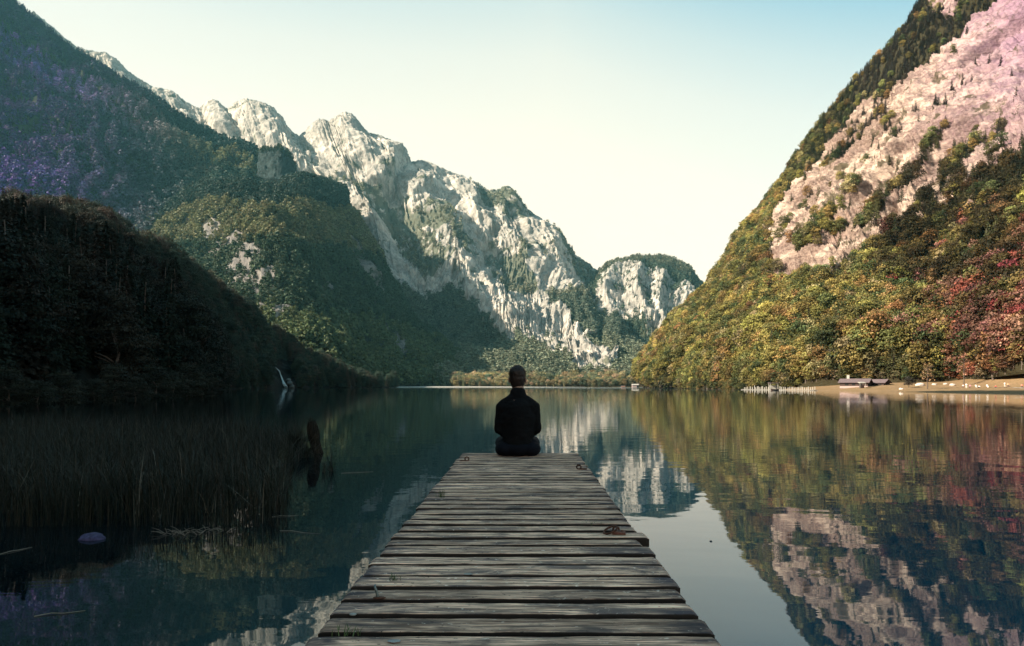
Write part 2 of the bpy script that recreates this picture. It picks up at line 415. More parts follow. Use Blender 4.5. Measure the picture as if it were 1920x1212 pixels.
ribsD = [([(742, 292), (716, 345), (700, 400), (712, 440)], 95, 80, 26), ([(785, 320), (776, 392), (800, 430), (845, 500)], 75, 38, 60),
         ([(884, 356), (880, 410), (905, 450)], 60, 40, 24), ([(952, 372), (935, 430), (950, 480), (985, 520)], 75, 42, 34),
         ([(650, 230), (672, 300), (660, 350)], 60, 60, 30), ([(600, 245), (590, 300), (620, 350)], 45, 40, 22), ([(500, 215), (520, 280), (560, 320)], 70, 60, 26), ([(400, 200), (420, 250)], 50, 30, 20),
         ([(650, 390), (700, 450), (740, 540), (765, 600)], 75, 70, 34), ([(815, 470), (850, 520), (880, 575), (950, 640)], 55, 40, 70),
         ([(1000, 450), (1030, 520), (1065, 575), (1090, 600)], 60, 50, 44), ([(1120, 530), (1132, 580), (1135, 640)], 60, 20, 60)]
M_rockD = rock_mat('far_limestone', (.55, .475, .41), (.27, .245, .22), (.06, .068, .042), 4.5, (0, 0, 0), (1, 1, .4), 3.4, vegamt=.42)
_, GD, rkD, vgD, vsD = terrain('far_mountain', rows, 900, 560, M_rockD, [rockD], vegD, jit=11, amp=22, freq=.0035, gully=20, gu=56, gv=5, ribs=ribsD, rockamp=1.2, seed=11, smooth=False, crag=15)

# ---- 3. rounded far hill with the pale cliff
cols_e = [(1080, 560, 1080), (1120, 522, 1115), (1140, 502, 1135), (1180, 491, 1165), (1212, 487, 1190), (1238, 484, 1215), (1268, 491, 1245), (1295, 508, 1270), (1310, 530, 1295), (1340, 552, 1330), (1400, 590, 1380), (1460, 640, 1430)]
rows = [[], [], [], []]
for k, (x, y, xf) in enumerate(cols_e):
    rows[0].append(at(xf, 727, 1500)); rows[1].append(at(xf-3, 655, 2000))
    rows[2].append(at(x, y, 2900)); q = at(x, y, 2900); rows[3].append(np.array([q[0]+200, q[1]+700, q[2]*.3]))
rockE = [(1124, 535), (1132, 515), (1165, 503), (1195, 510), (1240, 520), (1285, 545), (1330, 560), (1345, 620), (1245, 660), (1228, 655), (1200, 628), (1160, 605), (1128, 612)]
ribsE = [([(1200, 505), (1195, 560), (1215, 620)], 45, 30, 16), ([(1240, 525), (1230, 590), (1245, 640)], 35, 20, 14), ([(1285, 545), (1290, 600)], 30, 24, 14), ([(1150, 510), (1140, 560), (1145, 600)], 40, 18, 26)]
_, GE, rkE, vgE, vsE = terrain('cliff_hill', rows, 300, 260, M_rockD, [rockE], (), jit=9, amp=20, freq=.005, gully=14, gu=20, gv=4, ribs=ribsE, seed=21, smooth=False, crag=12)

# ---- 4. great wooded slope on the left
cols_a = [  # ridge(px,py,D)    mid(px,py,D)  low(px,py,D)
 ((-700, 420, 2500), (-700, 520, 1900), (-700, 650, 1300)), ((-350, 130, 2520), (-380, 300, 1900), (-400, 560, 1300)),
 ((-120, -110, 2520), (-180, 110, 1900), (-200, 470, 1320)), ((-10, -34, 2520), (-60, 150, 1920), (-60, 490, 1340)), ((45, 26, 2510), (10, 190, 1930), (20, 510, 1360)),
 ((95, 72, 2500), (80, 215, 1940), (90, 510, 1390)), ((135, 102, 2490), (130, 240, 1950), (150, 510, 1420)), ((175, 121, 2480), (190, 262, 1960), (210, 505, 1450)), ((250, 171, 2460), (260, 292, 1980), (270, 500, 1500)),
 ((330, 222, 2440), (330, 324, 2000), (330, 490, 1560)), ((395, 261, 2420), (390, 344, 2020), (390, 470, 1620)), ((455, 275, 2390), (445, 348, 2050), (440, 450, 1700)), ((488, 304, 2350), (480, 358, 2060), (480, 440, 1780)),
 ((505, 336, 2300), (510, 362, 2080), (520, 440, 1880)), ((560, 344, 2280), (560, 372, 2120), (570, 450, 1950)), ((640, 374, 2350), (630, 420, 2250), (620, 480, 2150))]
rows = [[at(*c[2]) for c in cols_a], [at(*c[1]) for c in cols_a], [at(*c[0]) for c in cols_a], [at(*c[0])+np.array([-300, 500, -at(*c[0])[2]*.5]) for c in cols_a]]
rows.insert(0, [np.array([p[0]*.72+20, p[1]*.72, -3]) for p in rows[0]])
M_slope = rock_mat('wooded_slope_ground', (.26, .235, .21), (.13, .12, .12), (.035, .035, .028), 2.0, bump=3.0)
_, GA, rkA, vgA, vsA = terrain('left_mountain', rows, 330, 200, M_slope, [[(270, 372), (310, 376), (318, 392), (285, 386)], [(165, 345), (185, 350), (180, 362)], [(95, 175), (108, 180), (100, 190)], [(60, 200), (62, 215), (52, 205)]], (), jit=8, amp=26, freq=.005, gully=34, gu=14, gv=3, seed=31)

# ---- 5. spur whose right hand wall drops to the lake
cs = [
 [(200, 726, 1000), (170, 650, 1150), (140, 560, 1350), (180, 480, 1550), (260, 392, 1750)],
 [(430, 727, 820), (425, 640, 980), (400, 540, 1180), (400, 450, 1380), (420, 350, 1620)],
 [(575, 727.5, 700), (565, 650, 860), (540, 560, 1040), (512, 455, 1230), (500, 362, 1450)],
 [(740, 727, 1080), (690, 660, 1180), (645, 560, 1310), (605, 460, 1460), (570, 345, 1640)],
 [(870, 726.6, 1330), (800, 668, 1430), (726, 575, 1550), (680, 468, 1680), (628, 358, 1820)],
 [(962, 726.5, 1580), (880, 688, 1670), (772, 602, 1760), (706, 486, 1840), (648, 366, 1960)],
 [(990, 728, 1950), (880, 715, 2000), (770, 640, 2050), (690, 520, 2150), (640, 400, 2250)]]
rows = [[at(*c[r_]) for c in cs] for r_ in range(5)]
rows[4] = [at(c[4][0], c[4][1]+20, c[4][2]) for c in cs]; rows.append([at(c[4][0], c[4][1], c[4][2]+330) for c in cs])
for p in rows[0]: p[2] -= 4
rows.append([p+np.array([-250, 500, -150]) for p in rows[5]])
rockS = [[(370, 430), (400, 415), (440, 440), (470, 445), (505, 480), (520, 540), (535, 600), (560, 640), (530, 625), (490, 600), (450, 560), (410, 510), (385, 470)]]
faintS = [[(630, 430), (650, 440), (700, 500), (720, 560), (690, 540), (650, 480)], [(690, 600), (720, 620), (770, 650), (775, 670), (730, 650)], [(600, 500), (620, 520), (625, 560), (600, 540)]]
_, GS, rkS, vgS, vsS = terrain('wooded_spur', rows, 300, 260, M_slope, rockS+faintS, (), jit=16, amp=16, freq=.008, gully=16, gu=18, gv=4, seed=41)
# small blocky crag on the shoulder of the spur
M_crag = rock_mat('shaded_crag_stone', (.035, .05, .05), (.018, .028, .03), (.016, .02, .016), 1.5, bump=3.0)  # dark teal stone: the crag's shade is put into its colour
rows = [[at(488, 334, 2050), at(500, 338, 2000), at(530, 342, 1960), at(556, 338, 2050)], [at(490, 296, 2080), at(502, 294, 2030), at(530, 296, 2000), at(550, 318, 2080)],
        [at(492, 289, 2100), at(505, 285, 2080), at(526, 286, 2060), at(548, 312, 2110)], [at(495, 330, 2250), at(505, 330, 2250), at(526, 330, 2250), at(545, 336, 2250)]]
_, GC, rkC, vgC, vsC = terrain('rocky_crag', rows, 90, 90, M_crag, [[(480, 280), (560, 292), (560, 340), (480, 340)]], (), jit=3, amp=8, freq=.02, gully=7, gu=7, gv=2, seed=51, smooth=False, crag=6)

# ---- 6. near left hill, in shade; its unseen extension left and behind is raised to shade the pier
hb = [  # foot, ridge
 ((-60, -330, -1), (-300, -480, 260)), ((-52, -180, -1), (-330, -230, 320)), ((-46, -60, -1), (-350, -60, 330)), ((-48, 20, -1), (-340, 80, 290)),
 ((-52, 50, -1), (-310, 190, 200)), (at(-200, 757, 66), at(-150, 330, 270)), (at(0, 755, 74), at(0, 376, 330)), (at(130, 752, 86), at(110, 384, 370)), (at(260, 748, 100), at(185, 400, 400)),
 (at(385, 742, 128), at(232, 440, 430)), (at(415, 733, 260), at(300, 458, 475)), (at(450, 729, 400), at(350, 492, 510)), (at(520, 728, 500), at(400, 530, 545)), (at(590, 727.6, 580), at(452, 574, 590)),
 (at(650, 727.2, 650), at(505, 615, 630)), (at(700, 727.2, 690), at(560, 658, 680)), (at(730, 727, 730), at(625, 692, 720)), (at(745, 727, 760), at(700, 722, 760))]
rows = [[], [], [], []]
for f_, r_ in hb:
    f_ = np.array(f_, float); r_ = np.array(r_, float); f_[2] = -1.5
    if r_[1] > 200: r_[2] -= 13
    rows[0].append(f_); m = f_*.45+r_*.55; m[2] = r_[2]*.46; rows[1].append(m); rows[2].append(r_); rows[3].append(np.array([r_[0]-160, r_[1]+60, r_[2]*.5]))
M_darkslope = rock_mat('shaded_slope_ground', (.20, .2, .2), (.08, .08, .08), (.012, .013, .01), 1.0, bump=1.0)  # darker copy of the slope ground, with the hill's shade in its colour
_, GB, rkB, vgB, vsB = terrain('near_hill', rows, 260, 120, M_darkslope, [[(345, 545), (360, 555), (395, 590), (430, 615), (425, 625), (390, 605), (350, 570)]], (), jit=6, amp=5, freq=.015, gully=5, gu=16, gv=3, seed=61)

# ---- 7. valley floor behind the lake, meadow on the right shore, lake bed
def strip(name, A, B, n, mat, bumpz=.2, sub=10, kind='structure'):
    """ruled sheet between two 3D polylines"""
    G, vs = interp_rows([A, B] if not isinstance(A[0], list) else A, n, sub)
    X, Y = G[..., 0], G[..., 1]
    G[..., 2] += bumpz*fbm(X*.15, Y*.15, 0, 4)*np.sin(np.linspace(0, math.pi, sub))[:, None]
    o = obj(name, mesh_np(name, G.reshape(-1, 3), grid_faces(sub, n), {'rock': np.zeros(n*sub), 'veg': np.zeros(n*sub)}, [mat], True)); o['kind'] = kind
    return o, G
def ground_mat(name, a, b, c, scale=.2):
    m = NM(name, .95, .05); co = m.coord()
    f = m.noise(co, scale, 6, .65); g = m.noise(co, scale*9, 4, .6)
    col = m.mix(m.ramp(f, [(.35, 0.), (.65, 1.)]), a, b); col = m.mix(m.ramp(g, [(.5, 0.), (.75, .8)]), col, c)
    m.color(col); m.bump(g, .6, .3); return m.m
M_meadow = ground_mat('dry_meadow', (.21, .135, .07), (.25, .165, .10), (.09, .08, .035))
M_floor = ground_mat('valley_floor', (.25, .18, .08), (.2, .16, .07), (.12, .1, .05), .05)
M_gravel = ground_mat('gravel', (.30, .28, .25), (.36, .33, .3), (.2, .19, .17), 1.0)
strip('valley_floor', [at(700, 726.3, 1010), at(960, 726.2, 1030), at(1215, 726.3, 1000)], [at(500, 722, 1900), at(960, 722, 1900), at(1400, 722, 1900)], 60, M_floor, 1.5)
strip('gravel_beach', [at(700, 726.6, 985), at(800, 726.6, 985), at(930, 726.6, 985), at(1100, 726.6, 990), at(1240, 726.6, 980)], [at(700, 725.6, 1030), at(800, 724.8, 1030), at(900, 724.8, 1030), at(1100, 726.1, 1030), at(1240, 726.2, 1030)], 80, M_gravel, .3)
wl = [(1480, 732.3, 270), (1540, 733, 255), (1620, 734.2, 226), (1700, 735.5, 200), (1780, 737, 177), (1850, 738.8, 156), (1920, 740.6, 139), (2050, 743, 121), (2300, 750, 90), (2600, 760, 64)]
md = [(1470, 731, 292), (1540, 729, 275), (1620, 728.5, 252), (1700, 728, 240), (1780, 727.5, 230), (1850, 727, 218), (1920, 727, 205), (2050, 726, 190), (2300, 726, 170), (2600, 726, 140)]
tp = [(1470, 729, 305), (1540, 722, 290), (1620, 718, 278), (1700, 715, 270), (1780, 713, 264), (1850, 707, 240), (1920, 698, 219), (2050, 690, 204), (2300, 690, 185), (2600, 700, 160)]
W = [at(*p) for p in wl]
for p in W: p[2] = -.1
o_m, GM = strip('meadow', [W, [at(*p) for p in md], [at(*p) for p in tp]], None, 160, M_meadow, .25, 30)
def ground_z(x, y):
    d = (GM[..., 0]-x)**2+(GM[..., 1]-y)**2; return float(GM[..., 2].ravel()[d.argmin()])
bed = obj('lake_bed', mesh_np('lake_bed', [(-6000, -1500, -6), (6000, -1500, -6), (6000, 7000, -6), (-6000, 7000, -6)], [(0, 1, 2, 3)], None, [M_floor])); bed['kind'] = 'structure'

# ------------------------------------------------------------------ water
m = NM('lake_water', .015, .5)
m.b.inputs['IOR'].default_value = 1.55
bx = m.n('ShaderNodeMapRange'); bx.inputs['From Min'].default_value = -3; bx.inputs['From Max'].default_value = 2; bx.clamp = True; WB = bx; m.b.inputs['Specular Tint'].default_value = (.32, .78, 1, 1)
pos = m.n('ShaderNodeNewGeometry'); sp = m.n('ShaderNodeSeparateXYZ'); m.l(pos.outputs['Position'], sp.inputs[0])
m.l(sp.outputs['X'], WB.inputs[0]); m.color(m.mix(WB.outputs[0], (.0008, .004, .006), (.003, .048, .08)))   # hill shade put into the water colour on the left, a blue cast on the right
co = m.coord()
w1 = m.noise(m.coord((.9, 1.6, 1)), .55, 2, .45, .3)       # slow swell
w2 = m.noise(m.coord((.8, 2.2, 1)), 2.3, 2, .5, .4)      # ripples
w3 = m.noise(co, .022, 3, .5)                            # patches of breeze
breeze = m.ramp(w3, [(.40, .25), (.62, 1.)])
# wind ruffled strip near the far shore
far = m.n('ShaderNodeMapRange'); far.inputs['From Min'].default_value = 380; far.inputs['From Max'].default_value = 640; far.clamp = True
m.l(sp.outputs['Y'], far.inputs[0])
near = m.n('ShaderNodeMapRange'); near.inputs['From Min'].default_value = 5; near.inputs['From Max'].default_value = 22; near.inputs['To Min'].default_value = .35; near.inputs['To Max'].default_value = 1.0; near.clamp = True
m.l(sp.outputs['Y'], near.inputs[0])
rip = m.math('MULTIPLY', m.math('MULTIPLY', w2, breeze), near.outputs[0])
h = m.math('ADD', m.math('MULTIPLY', w1, .006), m.math('MULTIPLY', rip, .0032))
h = m.math('ADD', h, m.math('MULTIPLY', m.math('MULTIPLY', m.noise(co, 1.3, 2), far.outputs[0]), .30))
m.bump(h, 1.0, 1.0)
M_water = m.m
wat = obj('water', mesh_np('water', [(-5000, -1200, 0), (5000, -1200, 0), (5000, 3000, 0), (-5000, 3000, 0)], [(0, 1, 2, 3)], None, [M_water])); wat['kind'] = 'structure'

# ------------------------------------------------------------------ trees
def quads(P, Nn, size, r, aspect=1.0, droop=None):
    """small leaf faces at points P, roughly facing Nn"""
    n = len(P); Nn = Nn+r.normal(size=(n, 3))*.55; Nn /= np.linalg.norm(Nn, axis=1)[:, None]
    a = np.cross(Nn, r.normal(size=(n, 3))) if droop is None else droop+r.normal(size=(n, 3))*.15
    a /= np.linalg.norm(a, axis=1)[:, None]+1e-9
    b = np.cross(Nn, a); b /= np.linalg.norm(b, axis=1)[:, None]+1e-9
    s = (size*(.6+.8*r.random(n)))[:, None]
    a = a*s*aspect; b = b*s
    V = np.stack([P-a*.5, P+b*.5, P+a*.5, P-b*.5], 1).reshape(-1, 3)
    return V, np.arange(4*n).reshape(n, 4)
def broadleaf_crown(sd, nblob=16, per=60, H=1.0, w=.36, leaf=.05, low=.22):
    """unit-height crown made of uneven leaf clumps; returns verts, faces, clump tone"""
    r = np.random.default_rng(sd); Vs = []; T = []
    for k in range(nblob):
        f = (k+.5)/nblob; z = low+(1-low-.1)*f; rad = w*math.sin(math.pi*min(1, .25+.72*f))**.7
        an = k*2.4+r.random()*1.2; d = rad*(.35+.5*r.random()) if k < nblob-1 else .03
        c = np.array([math.cos(an)*d, math.sin(an)*d, z+r.normal()*.02])
        s = np.array([1, 1, .8])*w*(.34+.26*r.random())
        q = r.normal(size=(per, 3)); q /= np.linalg.norm(q, axis=1)[:, None]; q[:, 2] = np.where(q[:, 2] < -.3, -q[:, 2]*.4, q[:, 2])
        lump = 1+.22*np.sin(q[:, :1]*7+k)*np.cos(q[:, 1:2]*6)
        P = c+q*s*(.75+.35*r.random((per, 1)))*lump
        V, _ = quads(P, q, np.full(per, leaf), r); Vs.append(V)
        tone = r.random(); T.append(np.repeat(np.clip(tone*.65+.35*r.random(per)-.25*(q[:, 2] < .1), 0, 1), 4))  # lower leaves of each clump darkened: shade put into the tone
    V = np.concatenate(Vs); return V, np.arange(len(V)).reshape(-1, 4), np.concatenate(T)
def conifer_crown(sd, layers=16, per=26, w=.17, leaf=.05, low=.10):
    r = np.random.default_rng(sd); Vs = []; T = []
    for k in range(layers):
        f = k/(layers-1); z = low+(1-low)*f; rad = w*(1-f)**.85+.012
        n = max(4, int(per*(1-f*.75))); br = max(4, int(9*(1-f*.5)))
        bi = r.integers(0, br, n); an = bi*2*math.pi/br+k*1.3+r.normal(size=n)*.12
        rr = np.sqrt(r.random(n))*rad*(1+.35*np.sin(bi*5.1+k))
        P = np.stack([np.cos(an)*rr, np.sin(an)*rr, z-rr*.45+r.normal(size=n)*.008], 1)
        Nn = np.stack([np.cos(an)*.5, np.sin(an)*.5, np.ones(n)], 1)
        dr = np.stack([np.cos(an), np.sin(an), -.55*np.ones(n)], 1)
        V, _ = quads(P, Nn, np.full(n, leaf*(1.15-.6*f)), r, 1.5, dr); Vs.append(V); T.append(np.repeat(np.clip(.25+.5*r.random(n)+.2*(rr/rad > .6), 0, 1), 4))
    V = np.concatenate(Vs); return V, np.arange(len(V)).reshape(-1, 4), np.concatenate(T)
def trunk_mb(sd, h=.75, r0=.022, limbs=5):
    r = random.Random(sd); mb = MB()
    pts = [(r.uniform(-.01, .01)*k, r.uniform(-.01, .01)*k, h*k/5-(.06 if k == 0 else 0)) for k in range(6)]
    mb.tube(pts, [r0*(1-.15*k) for k in range(6)], 7)
    for k in range(limbs):
        a = r.uniform(0, 6.28); z = h*r.uniform(.35, .9); l = r.uniform(.12, .24)
        mb.tube([(0, 0, z), (math.cos(a)*l*.5, math.sin(a)*l*.5, z+l*.35), (math.cos(a)*l, math.sin(a)*l, z+l*.55)], [r0*.45, r0*.3, r0*.12], 5)
    return mb
def mesh_join(name, crown, trunk, lm, bm_):
    V, Fc, T = crown; tv = np.array(trunk.v, float); 
    q = [f for f in trunk.f if len(f) == 4]
    Fall = np.concatenate([Fc, np.array(q)+len(V)]); A = np.concatenate([V, tv])
    return mesh_np(name, A, Fall, {'clump': np.concatenate([T, np.zeros(len(tv))])}, [lm, bm_], midx=[0]*len(Fc)+[1]*len(q))
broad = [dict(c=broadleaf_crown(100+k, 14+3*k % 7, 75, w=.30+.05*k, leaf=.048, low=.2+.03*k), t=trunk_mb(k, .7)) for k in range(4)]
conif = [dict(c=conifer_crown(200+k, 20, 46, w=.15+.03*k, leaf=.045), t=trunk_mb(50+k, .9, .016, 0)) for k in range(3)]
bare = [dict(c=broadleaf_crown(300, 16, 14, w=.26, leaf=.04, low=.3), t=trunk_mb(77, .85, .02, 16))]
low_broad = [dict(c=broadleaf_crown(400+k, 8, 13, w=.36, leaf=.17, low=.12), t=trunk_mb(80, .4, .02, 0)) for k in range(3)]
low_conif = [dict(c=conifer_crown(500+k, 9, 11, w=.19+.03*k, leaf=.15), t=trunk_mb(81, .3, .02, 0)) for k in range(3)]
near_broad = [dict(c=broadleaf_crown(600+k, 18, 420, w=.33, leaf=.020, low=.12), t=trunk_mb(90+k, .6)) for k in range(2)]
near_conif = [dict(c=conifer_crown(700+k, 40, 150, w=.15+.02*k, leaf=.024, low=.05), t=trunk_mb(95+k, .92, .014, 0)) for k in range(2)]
def tmpl(L, kind, lm):
    for k, d in enumerate(L):
        d['crown'] = mesh_np(kind+'_crown', *d['c'][:2], {'clump': d['c'][2]}, [lm]); d['trunk'] = d['t'].mesh(kind+'_trunk', M_bark)
        d['joined'] = mesh_join(kind, d['c'], d['t'], lm, M_bark)
        d['src'] = bpy.data.objects.new(kind+'_pattern', d['joined'])
tmpl(broad, 'broadleaf', M_leaf); tmpl(conif, 'conifer', M_needle); tmpl(bare, 'thin_tree', M_leaf); tmpl(near_broad, 'fine_broadleaf', M_leaf); tmpl(near_conif, 'fine_conifer', M_needle); tmpl(low_broad, 'far_broadleaf', M_leaf); tmpl(low_conif, 'far_conifer', M_needle)

def forest(name, label, P, H, col, var, templates, wid=None):
    """one countless wood: geometry-node instances of the tree meshes on points"""
    me = mesh_np(name, P, np.zeros((0, 4)), {'leafcol': col, 'hgt': H, 'spin': rng.random(len(P))*6.28, 'vari': np.asarray(var, float), 'wid': (np.ones(len(P)) if wid is None else wid)})
    o = obj(name, me); tag(o, label, 'forest', kind='stuff')
    g = bpy.data.node_groups.new(name, 'GeometryNodeTree')
    g.interface.new_socket('Geometry', in_out='INPUT', socket_type='NodeSocketGeometry'); g.interface.new_socket('Geometry', in_out='OUTPUT', socket_type='NodeSocketGeometry')
    gi = g.nodes.new('NodeGroupInput'); go = g.nodes.new('NodeGroupOutput'); jn = g.nodes.new('GeometryNodeJoinGeometry')
    def na(nm_):
        a = g.nodes.new('GeometryNodeInputNamedAttribute'); a.data_type = 'FLOAT'; a.inputs[0].default_value = nm_; return a.outputs[0]
    hg, spn, vr, wd = na('hgt'), na('spin'), na('vari'), na('wid')
    mu = g.nodes.new('ShaderNodeMath'); mu.operation = 'MULTIPLY'; g.links.new(hg, mu.inputs[0]); g.links.new(wd, mu.inputs[1])
    cs_ = g.nodes.new('ShaderNodeCombineXYZ'); g.links.new(mu.outputs[0], cs_.inputs[0]); g.links.new(mu.outputs[0], cs_.inputs[1]); g.links.new(hg, cs_.inputs[2])
    cr_ = g.nodes.new('ShaderNodeCombineXYZ'); g.links.new(spn, cr_.inputs[2])
    for k, tpl in enumerate(templates):
        oi = g.nodes.new('GeometryNodeObjectInfo'); oi.inputs['Object'].default_value = tpl['src']; oi.transform_space = 'ORIGINAL'
        ip = g.nodes.new('GeometryNodeInstanceOnPoints'); cmp_ = g.nodes.new('FunctionNodeCompare'); cmp_.data_type = 'FLOAT'; cmp_.operation = 'EQUAL'
        g.links.new(vr, cmp_.inputs[0]); cmp_.inputs[1].default_value = float(k); cmp_.inputs['Epsilon'].default_value = .1
        g.links.new(gi.outputs[0], ip.inputs['Points']); g.links.new(oi.outputs['Geometry'], ip.inputs['Instance'])
        g.links.new(cmp_.outputs[0], ip.inputs['Selection']); g.links.new(cs_.outputs[0], ip.inputs['Scale']); g.links.new(cr_.outputs[0], ip.inputs['Rotation'])
        g.links.new(ip.outputs[0], jn.inputs[0])
    g.links.new(jn.outputs[0], go.inputs[0])
    md_ = o.modifiers.new('trees', 'NODES'); md_.node_group = g
    return o
def mixc(a, b, t):
    t = np.asarray(t)[..., None]; return np.array(a)*(1-t)+np.array(b)*t
def pick(palette, weights, n, r):
    return np.array(palette)[r.choice(len(palette), n, p=np.array(weights)/sum(weights))]
def jitter_h(n, lo, hi, r): return lo+(hi-lo)*r.random(n)**.8

# --- right mountain: crowns by the hundred stand as trees, the remainder is forest
r1 = np.random.default_rng(71)
pxF, pyF = proj(GF)
inner = np.repeat(((vsF < 3.04))[:, None], GF.shape[1], 1)
clump = fbm(GF[..., 0]*.02, GF[..., 1]*.02, GF[..., 2]*.03, 4)
ledges = [[(1600, 440), (1690, 350), (1760, 262), (1812, 215)], [(1680, 470), (1720, 400), (1800, 325)], [(1545, 330), (1600, 262), (1650, 215)], [(1500, 470), (1560, 400), (1610, 350)], [(1770, 330), (1840, 270), (1925, 232)]]
near_ledge = np.min([np.abs(segdist(pxF, pyF, l_)) for l_ in ledges], axis=0) < 7
dens = np.where((rkF > .5) & near_ledge, .7*(clump > -.2), np.where(rkF > .5, .012+.55*(clump > np.where((pxF < 1800) & (pyF < 480), .75, .85)), 1.0))*inner*(GF[..., 2] > .5)
dens *= (GF[..., 0]/np.maximum(GF[..., 1], 1) < 1.05)
PF, NF = scatter(GF, dens, 15000, 72)
qx, qy = proj(PF)
hh = jitter_h(len(PF), 7.5, 15.5, r1)*np.clip(.7+.3*(qy-200)/400, .65, 1.0)
upper = np.clip((430-qy+ (qx-1400)*.1)/250, 0, 1)
con = r1.random(len(PF)) < (.24+.7*upper)
rk_at = fbm(PF[:, 0]*.02, PF[:, 1]*.02, PF[:, 2]*.03, 4)
pal = [(.22, .19, .065), (.15, .15, .06), (.29, .23, .08), (.30, .19, .08), (.08, .10, .045), (.32, .26, .15)]
col = pick(pal, [5, 5, 4, 2.2, 3, 1.6], len(PF), r1)
# autumn reds and dusky violets take over towards the right end of the slope
t = np.clip((qx-1600)/300, 0, 1)**.8*(.25+.6*(r1.random(len(PF)))+.45*(qx > 1790))*np.clip((qy-380)/150, 0, 1)
autumn = pick([(.30, .085, .07), (.20, .09, .07), (.30, .15, .13), (.09, .06, .03), (.20, .13, .06)], [1.5, 2, 2.4, 2.5, 3], len(PF), r1)
col = np.where((r1.random(len(PF)) < t)[:, None], autumn, col)
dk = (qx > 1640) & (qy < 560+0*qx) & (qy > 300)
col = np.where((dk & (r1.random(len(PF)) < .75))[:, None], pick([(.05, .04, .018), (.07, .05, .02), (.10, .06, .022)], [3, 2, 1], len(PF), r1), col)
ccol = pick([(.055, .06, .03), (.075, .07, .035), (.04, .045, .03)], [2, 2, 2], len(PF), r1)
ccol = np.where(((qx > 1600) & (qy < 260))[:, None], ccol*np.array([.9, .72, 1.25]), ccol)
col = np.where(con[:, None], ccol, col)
tn_ = 1+.55*fbm(PF[:, 0]*.018, PF[:, 1]*.018, PF[:, 2]*.025, 3); col = col*np.clip(tn_, .35, 1.5)[:, None]*np.array([1.0, 1.0, .86])*(.62+.8*r1.random(len(PF)))[:, None]  # dark patches put shading among the trees into their leaf colour
inview = (qx > 1195) & (qx < 1925) & (qy-hh/PF[:, 1]*F < 1212)
app = np.where(inview, hh/PF[:, 1], 0)
order = np.argsort(-app); solo = order[:290]; rest = order[290:]
def place_name(x, y, k):
    if x < 1390: return 'on the right shore left of the white posts'
    if x < 1540: return 'behind the row of white posts on the right shore'
    if x < 1690: return 'on the slope above the dark roofed huts'
    if x < 1790: return 'behind the dry meadow right of the huts'
    return 'above the meadow at the right edge of the view'
def tone(c):
    if c[0] > 2.2*c[1]: return 'red leaved'
    if c[0] > 1.65*c[1]: return 'rusty orange'
    if sum(c) < .2: return 'dark green'
    if c[2] > .09: return 'pale dusty'
    return 'olive gold'
def plant_tree(tpl, P, H, c, spin, name, label, cat, group, wid=1.0):
    e = empty(name, P, spin); e.scale = (H*wid, H*wid, H); tag(e, label, cat, group)
    o = obj('crown', tpl['crown'], e); o['leafcol'] = [float(v) for v in c]
    o2 = obj('trunk', tpl['trunk'], e)
    return e
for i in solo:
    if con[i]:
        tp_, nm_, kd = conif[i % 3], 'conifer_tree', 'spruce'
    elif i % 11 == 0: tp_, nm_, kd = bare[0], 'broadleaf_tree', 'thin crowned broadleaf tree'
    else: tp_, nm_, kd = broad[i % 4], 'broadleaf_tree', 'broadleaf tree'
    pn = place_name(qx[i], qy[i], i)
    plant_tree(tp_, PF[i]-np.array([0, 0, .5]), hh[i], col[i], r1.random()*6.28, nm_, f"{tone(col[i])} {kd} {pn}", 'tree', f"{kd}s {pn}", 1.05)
var = np.where(con[rest], 4+(rest % 3), rest % 4)
PSh, _ = scatter(GF, ((vsF < .22) & (vsF > .01))[:, None]*np.ones(GF.shape[:2])*(GF[..., 0]/np.maximum(GF[..., 1], 1) < .95), 1500, 74)
PF = np.concatenate([PF, PSh]); hh = np.concatenate([hh, r1.uniform(2.5, 7, len(PSh))]); sx_, sy_ = proj(PSh); cS = pick(pal, [5, 5, 4, 2.2, 3, 1.6], len(PSh), r1)*.8
cS = np.where(((sx_ > 1780) & (r1.random(len(PSh)) < .5))[:, None], cS*np.array([1.0, .55, .7]), cS); col = np.concatenate([col, cS]); rest = np.concatenate([rest, np.arange(len(PF)-len(PSh), len(PF))]); var = np.concatenate([var, r1.integers(0, 4, len(PSh))])
widF = np.where(np.arange(len(rest)) >= len(rest)-len(PSh), 1.5, 1.0)
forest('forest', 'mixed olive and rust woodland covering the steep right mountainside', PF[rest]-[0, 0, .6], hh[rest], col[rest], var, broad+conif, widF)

# --- left mountain, spur, far slopes
def wood(name, label, G, dens, n, sd, hlo, hhi, palette, wts, conp, templates, colf=None, wid=1.0):
    r = np.random.default_rng(sd); P, N_ = scatter(G, dens, n, sd)
    x, y = proj(P); c = pick(palette, wts, n, r); cn = r.random(n) < (conp(P, x, y) if callable(conp) else conp)
    nc = len(templates)//2
    c = np.where(cn[:, None], c*.6, c)
    if colf is not None: c = colf(c, P, x, y)
    v = np.where(cn, nc+r.integers(0, nc, n), r.integers(0, nc, n))
    return forest(name, label, P-[0, 0, .8], jitter_h(n, hlo, hhi, r), c, v, templates, np.full(n, wid))
far_t = low_broad+low_conif
clA = fbm(GA[..., 0]*.004, GA[..., 1]*.004, GA[..., 2]*.006, 4)
dA = (vsA < 3.02)[:, None]*(vsA > .9)[:, None]*np.where(rkA > .5, 0, .55+.45*(clA > -.3))
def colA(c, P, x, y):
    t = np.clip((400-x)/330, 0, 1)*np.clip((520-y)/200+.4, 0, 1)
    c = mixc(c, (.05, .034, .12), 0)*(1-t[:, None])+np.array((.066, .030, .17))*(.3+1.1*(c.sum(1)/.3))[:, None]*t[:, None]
    return c
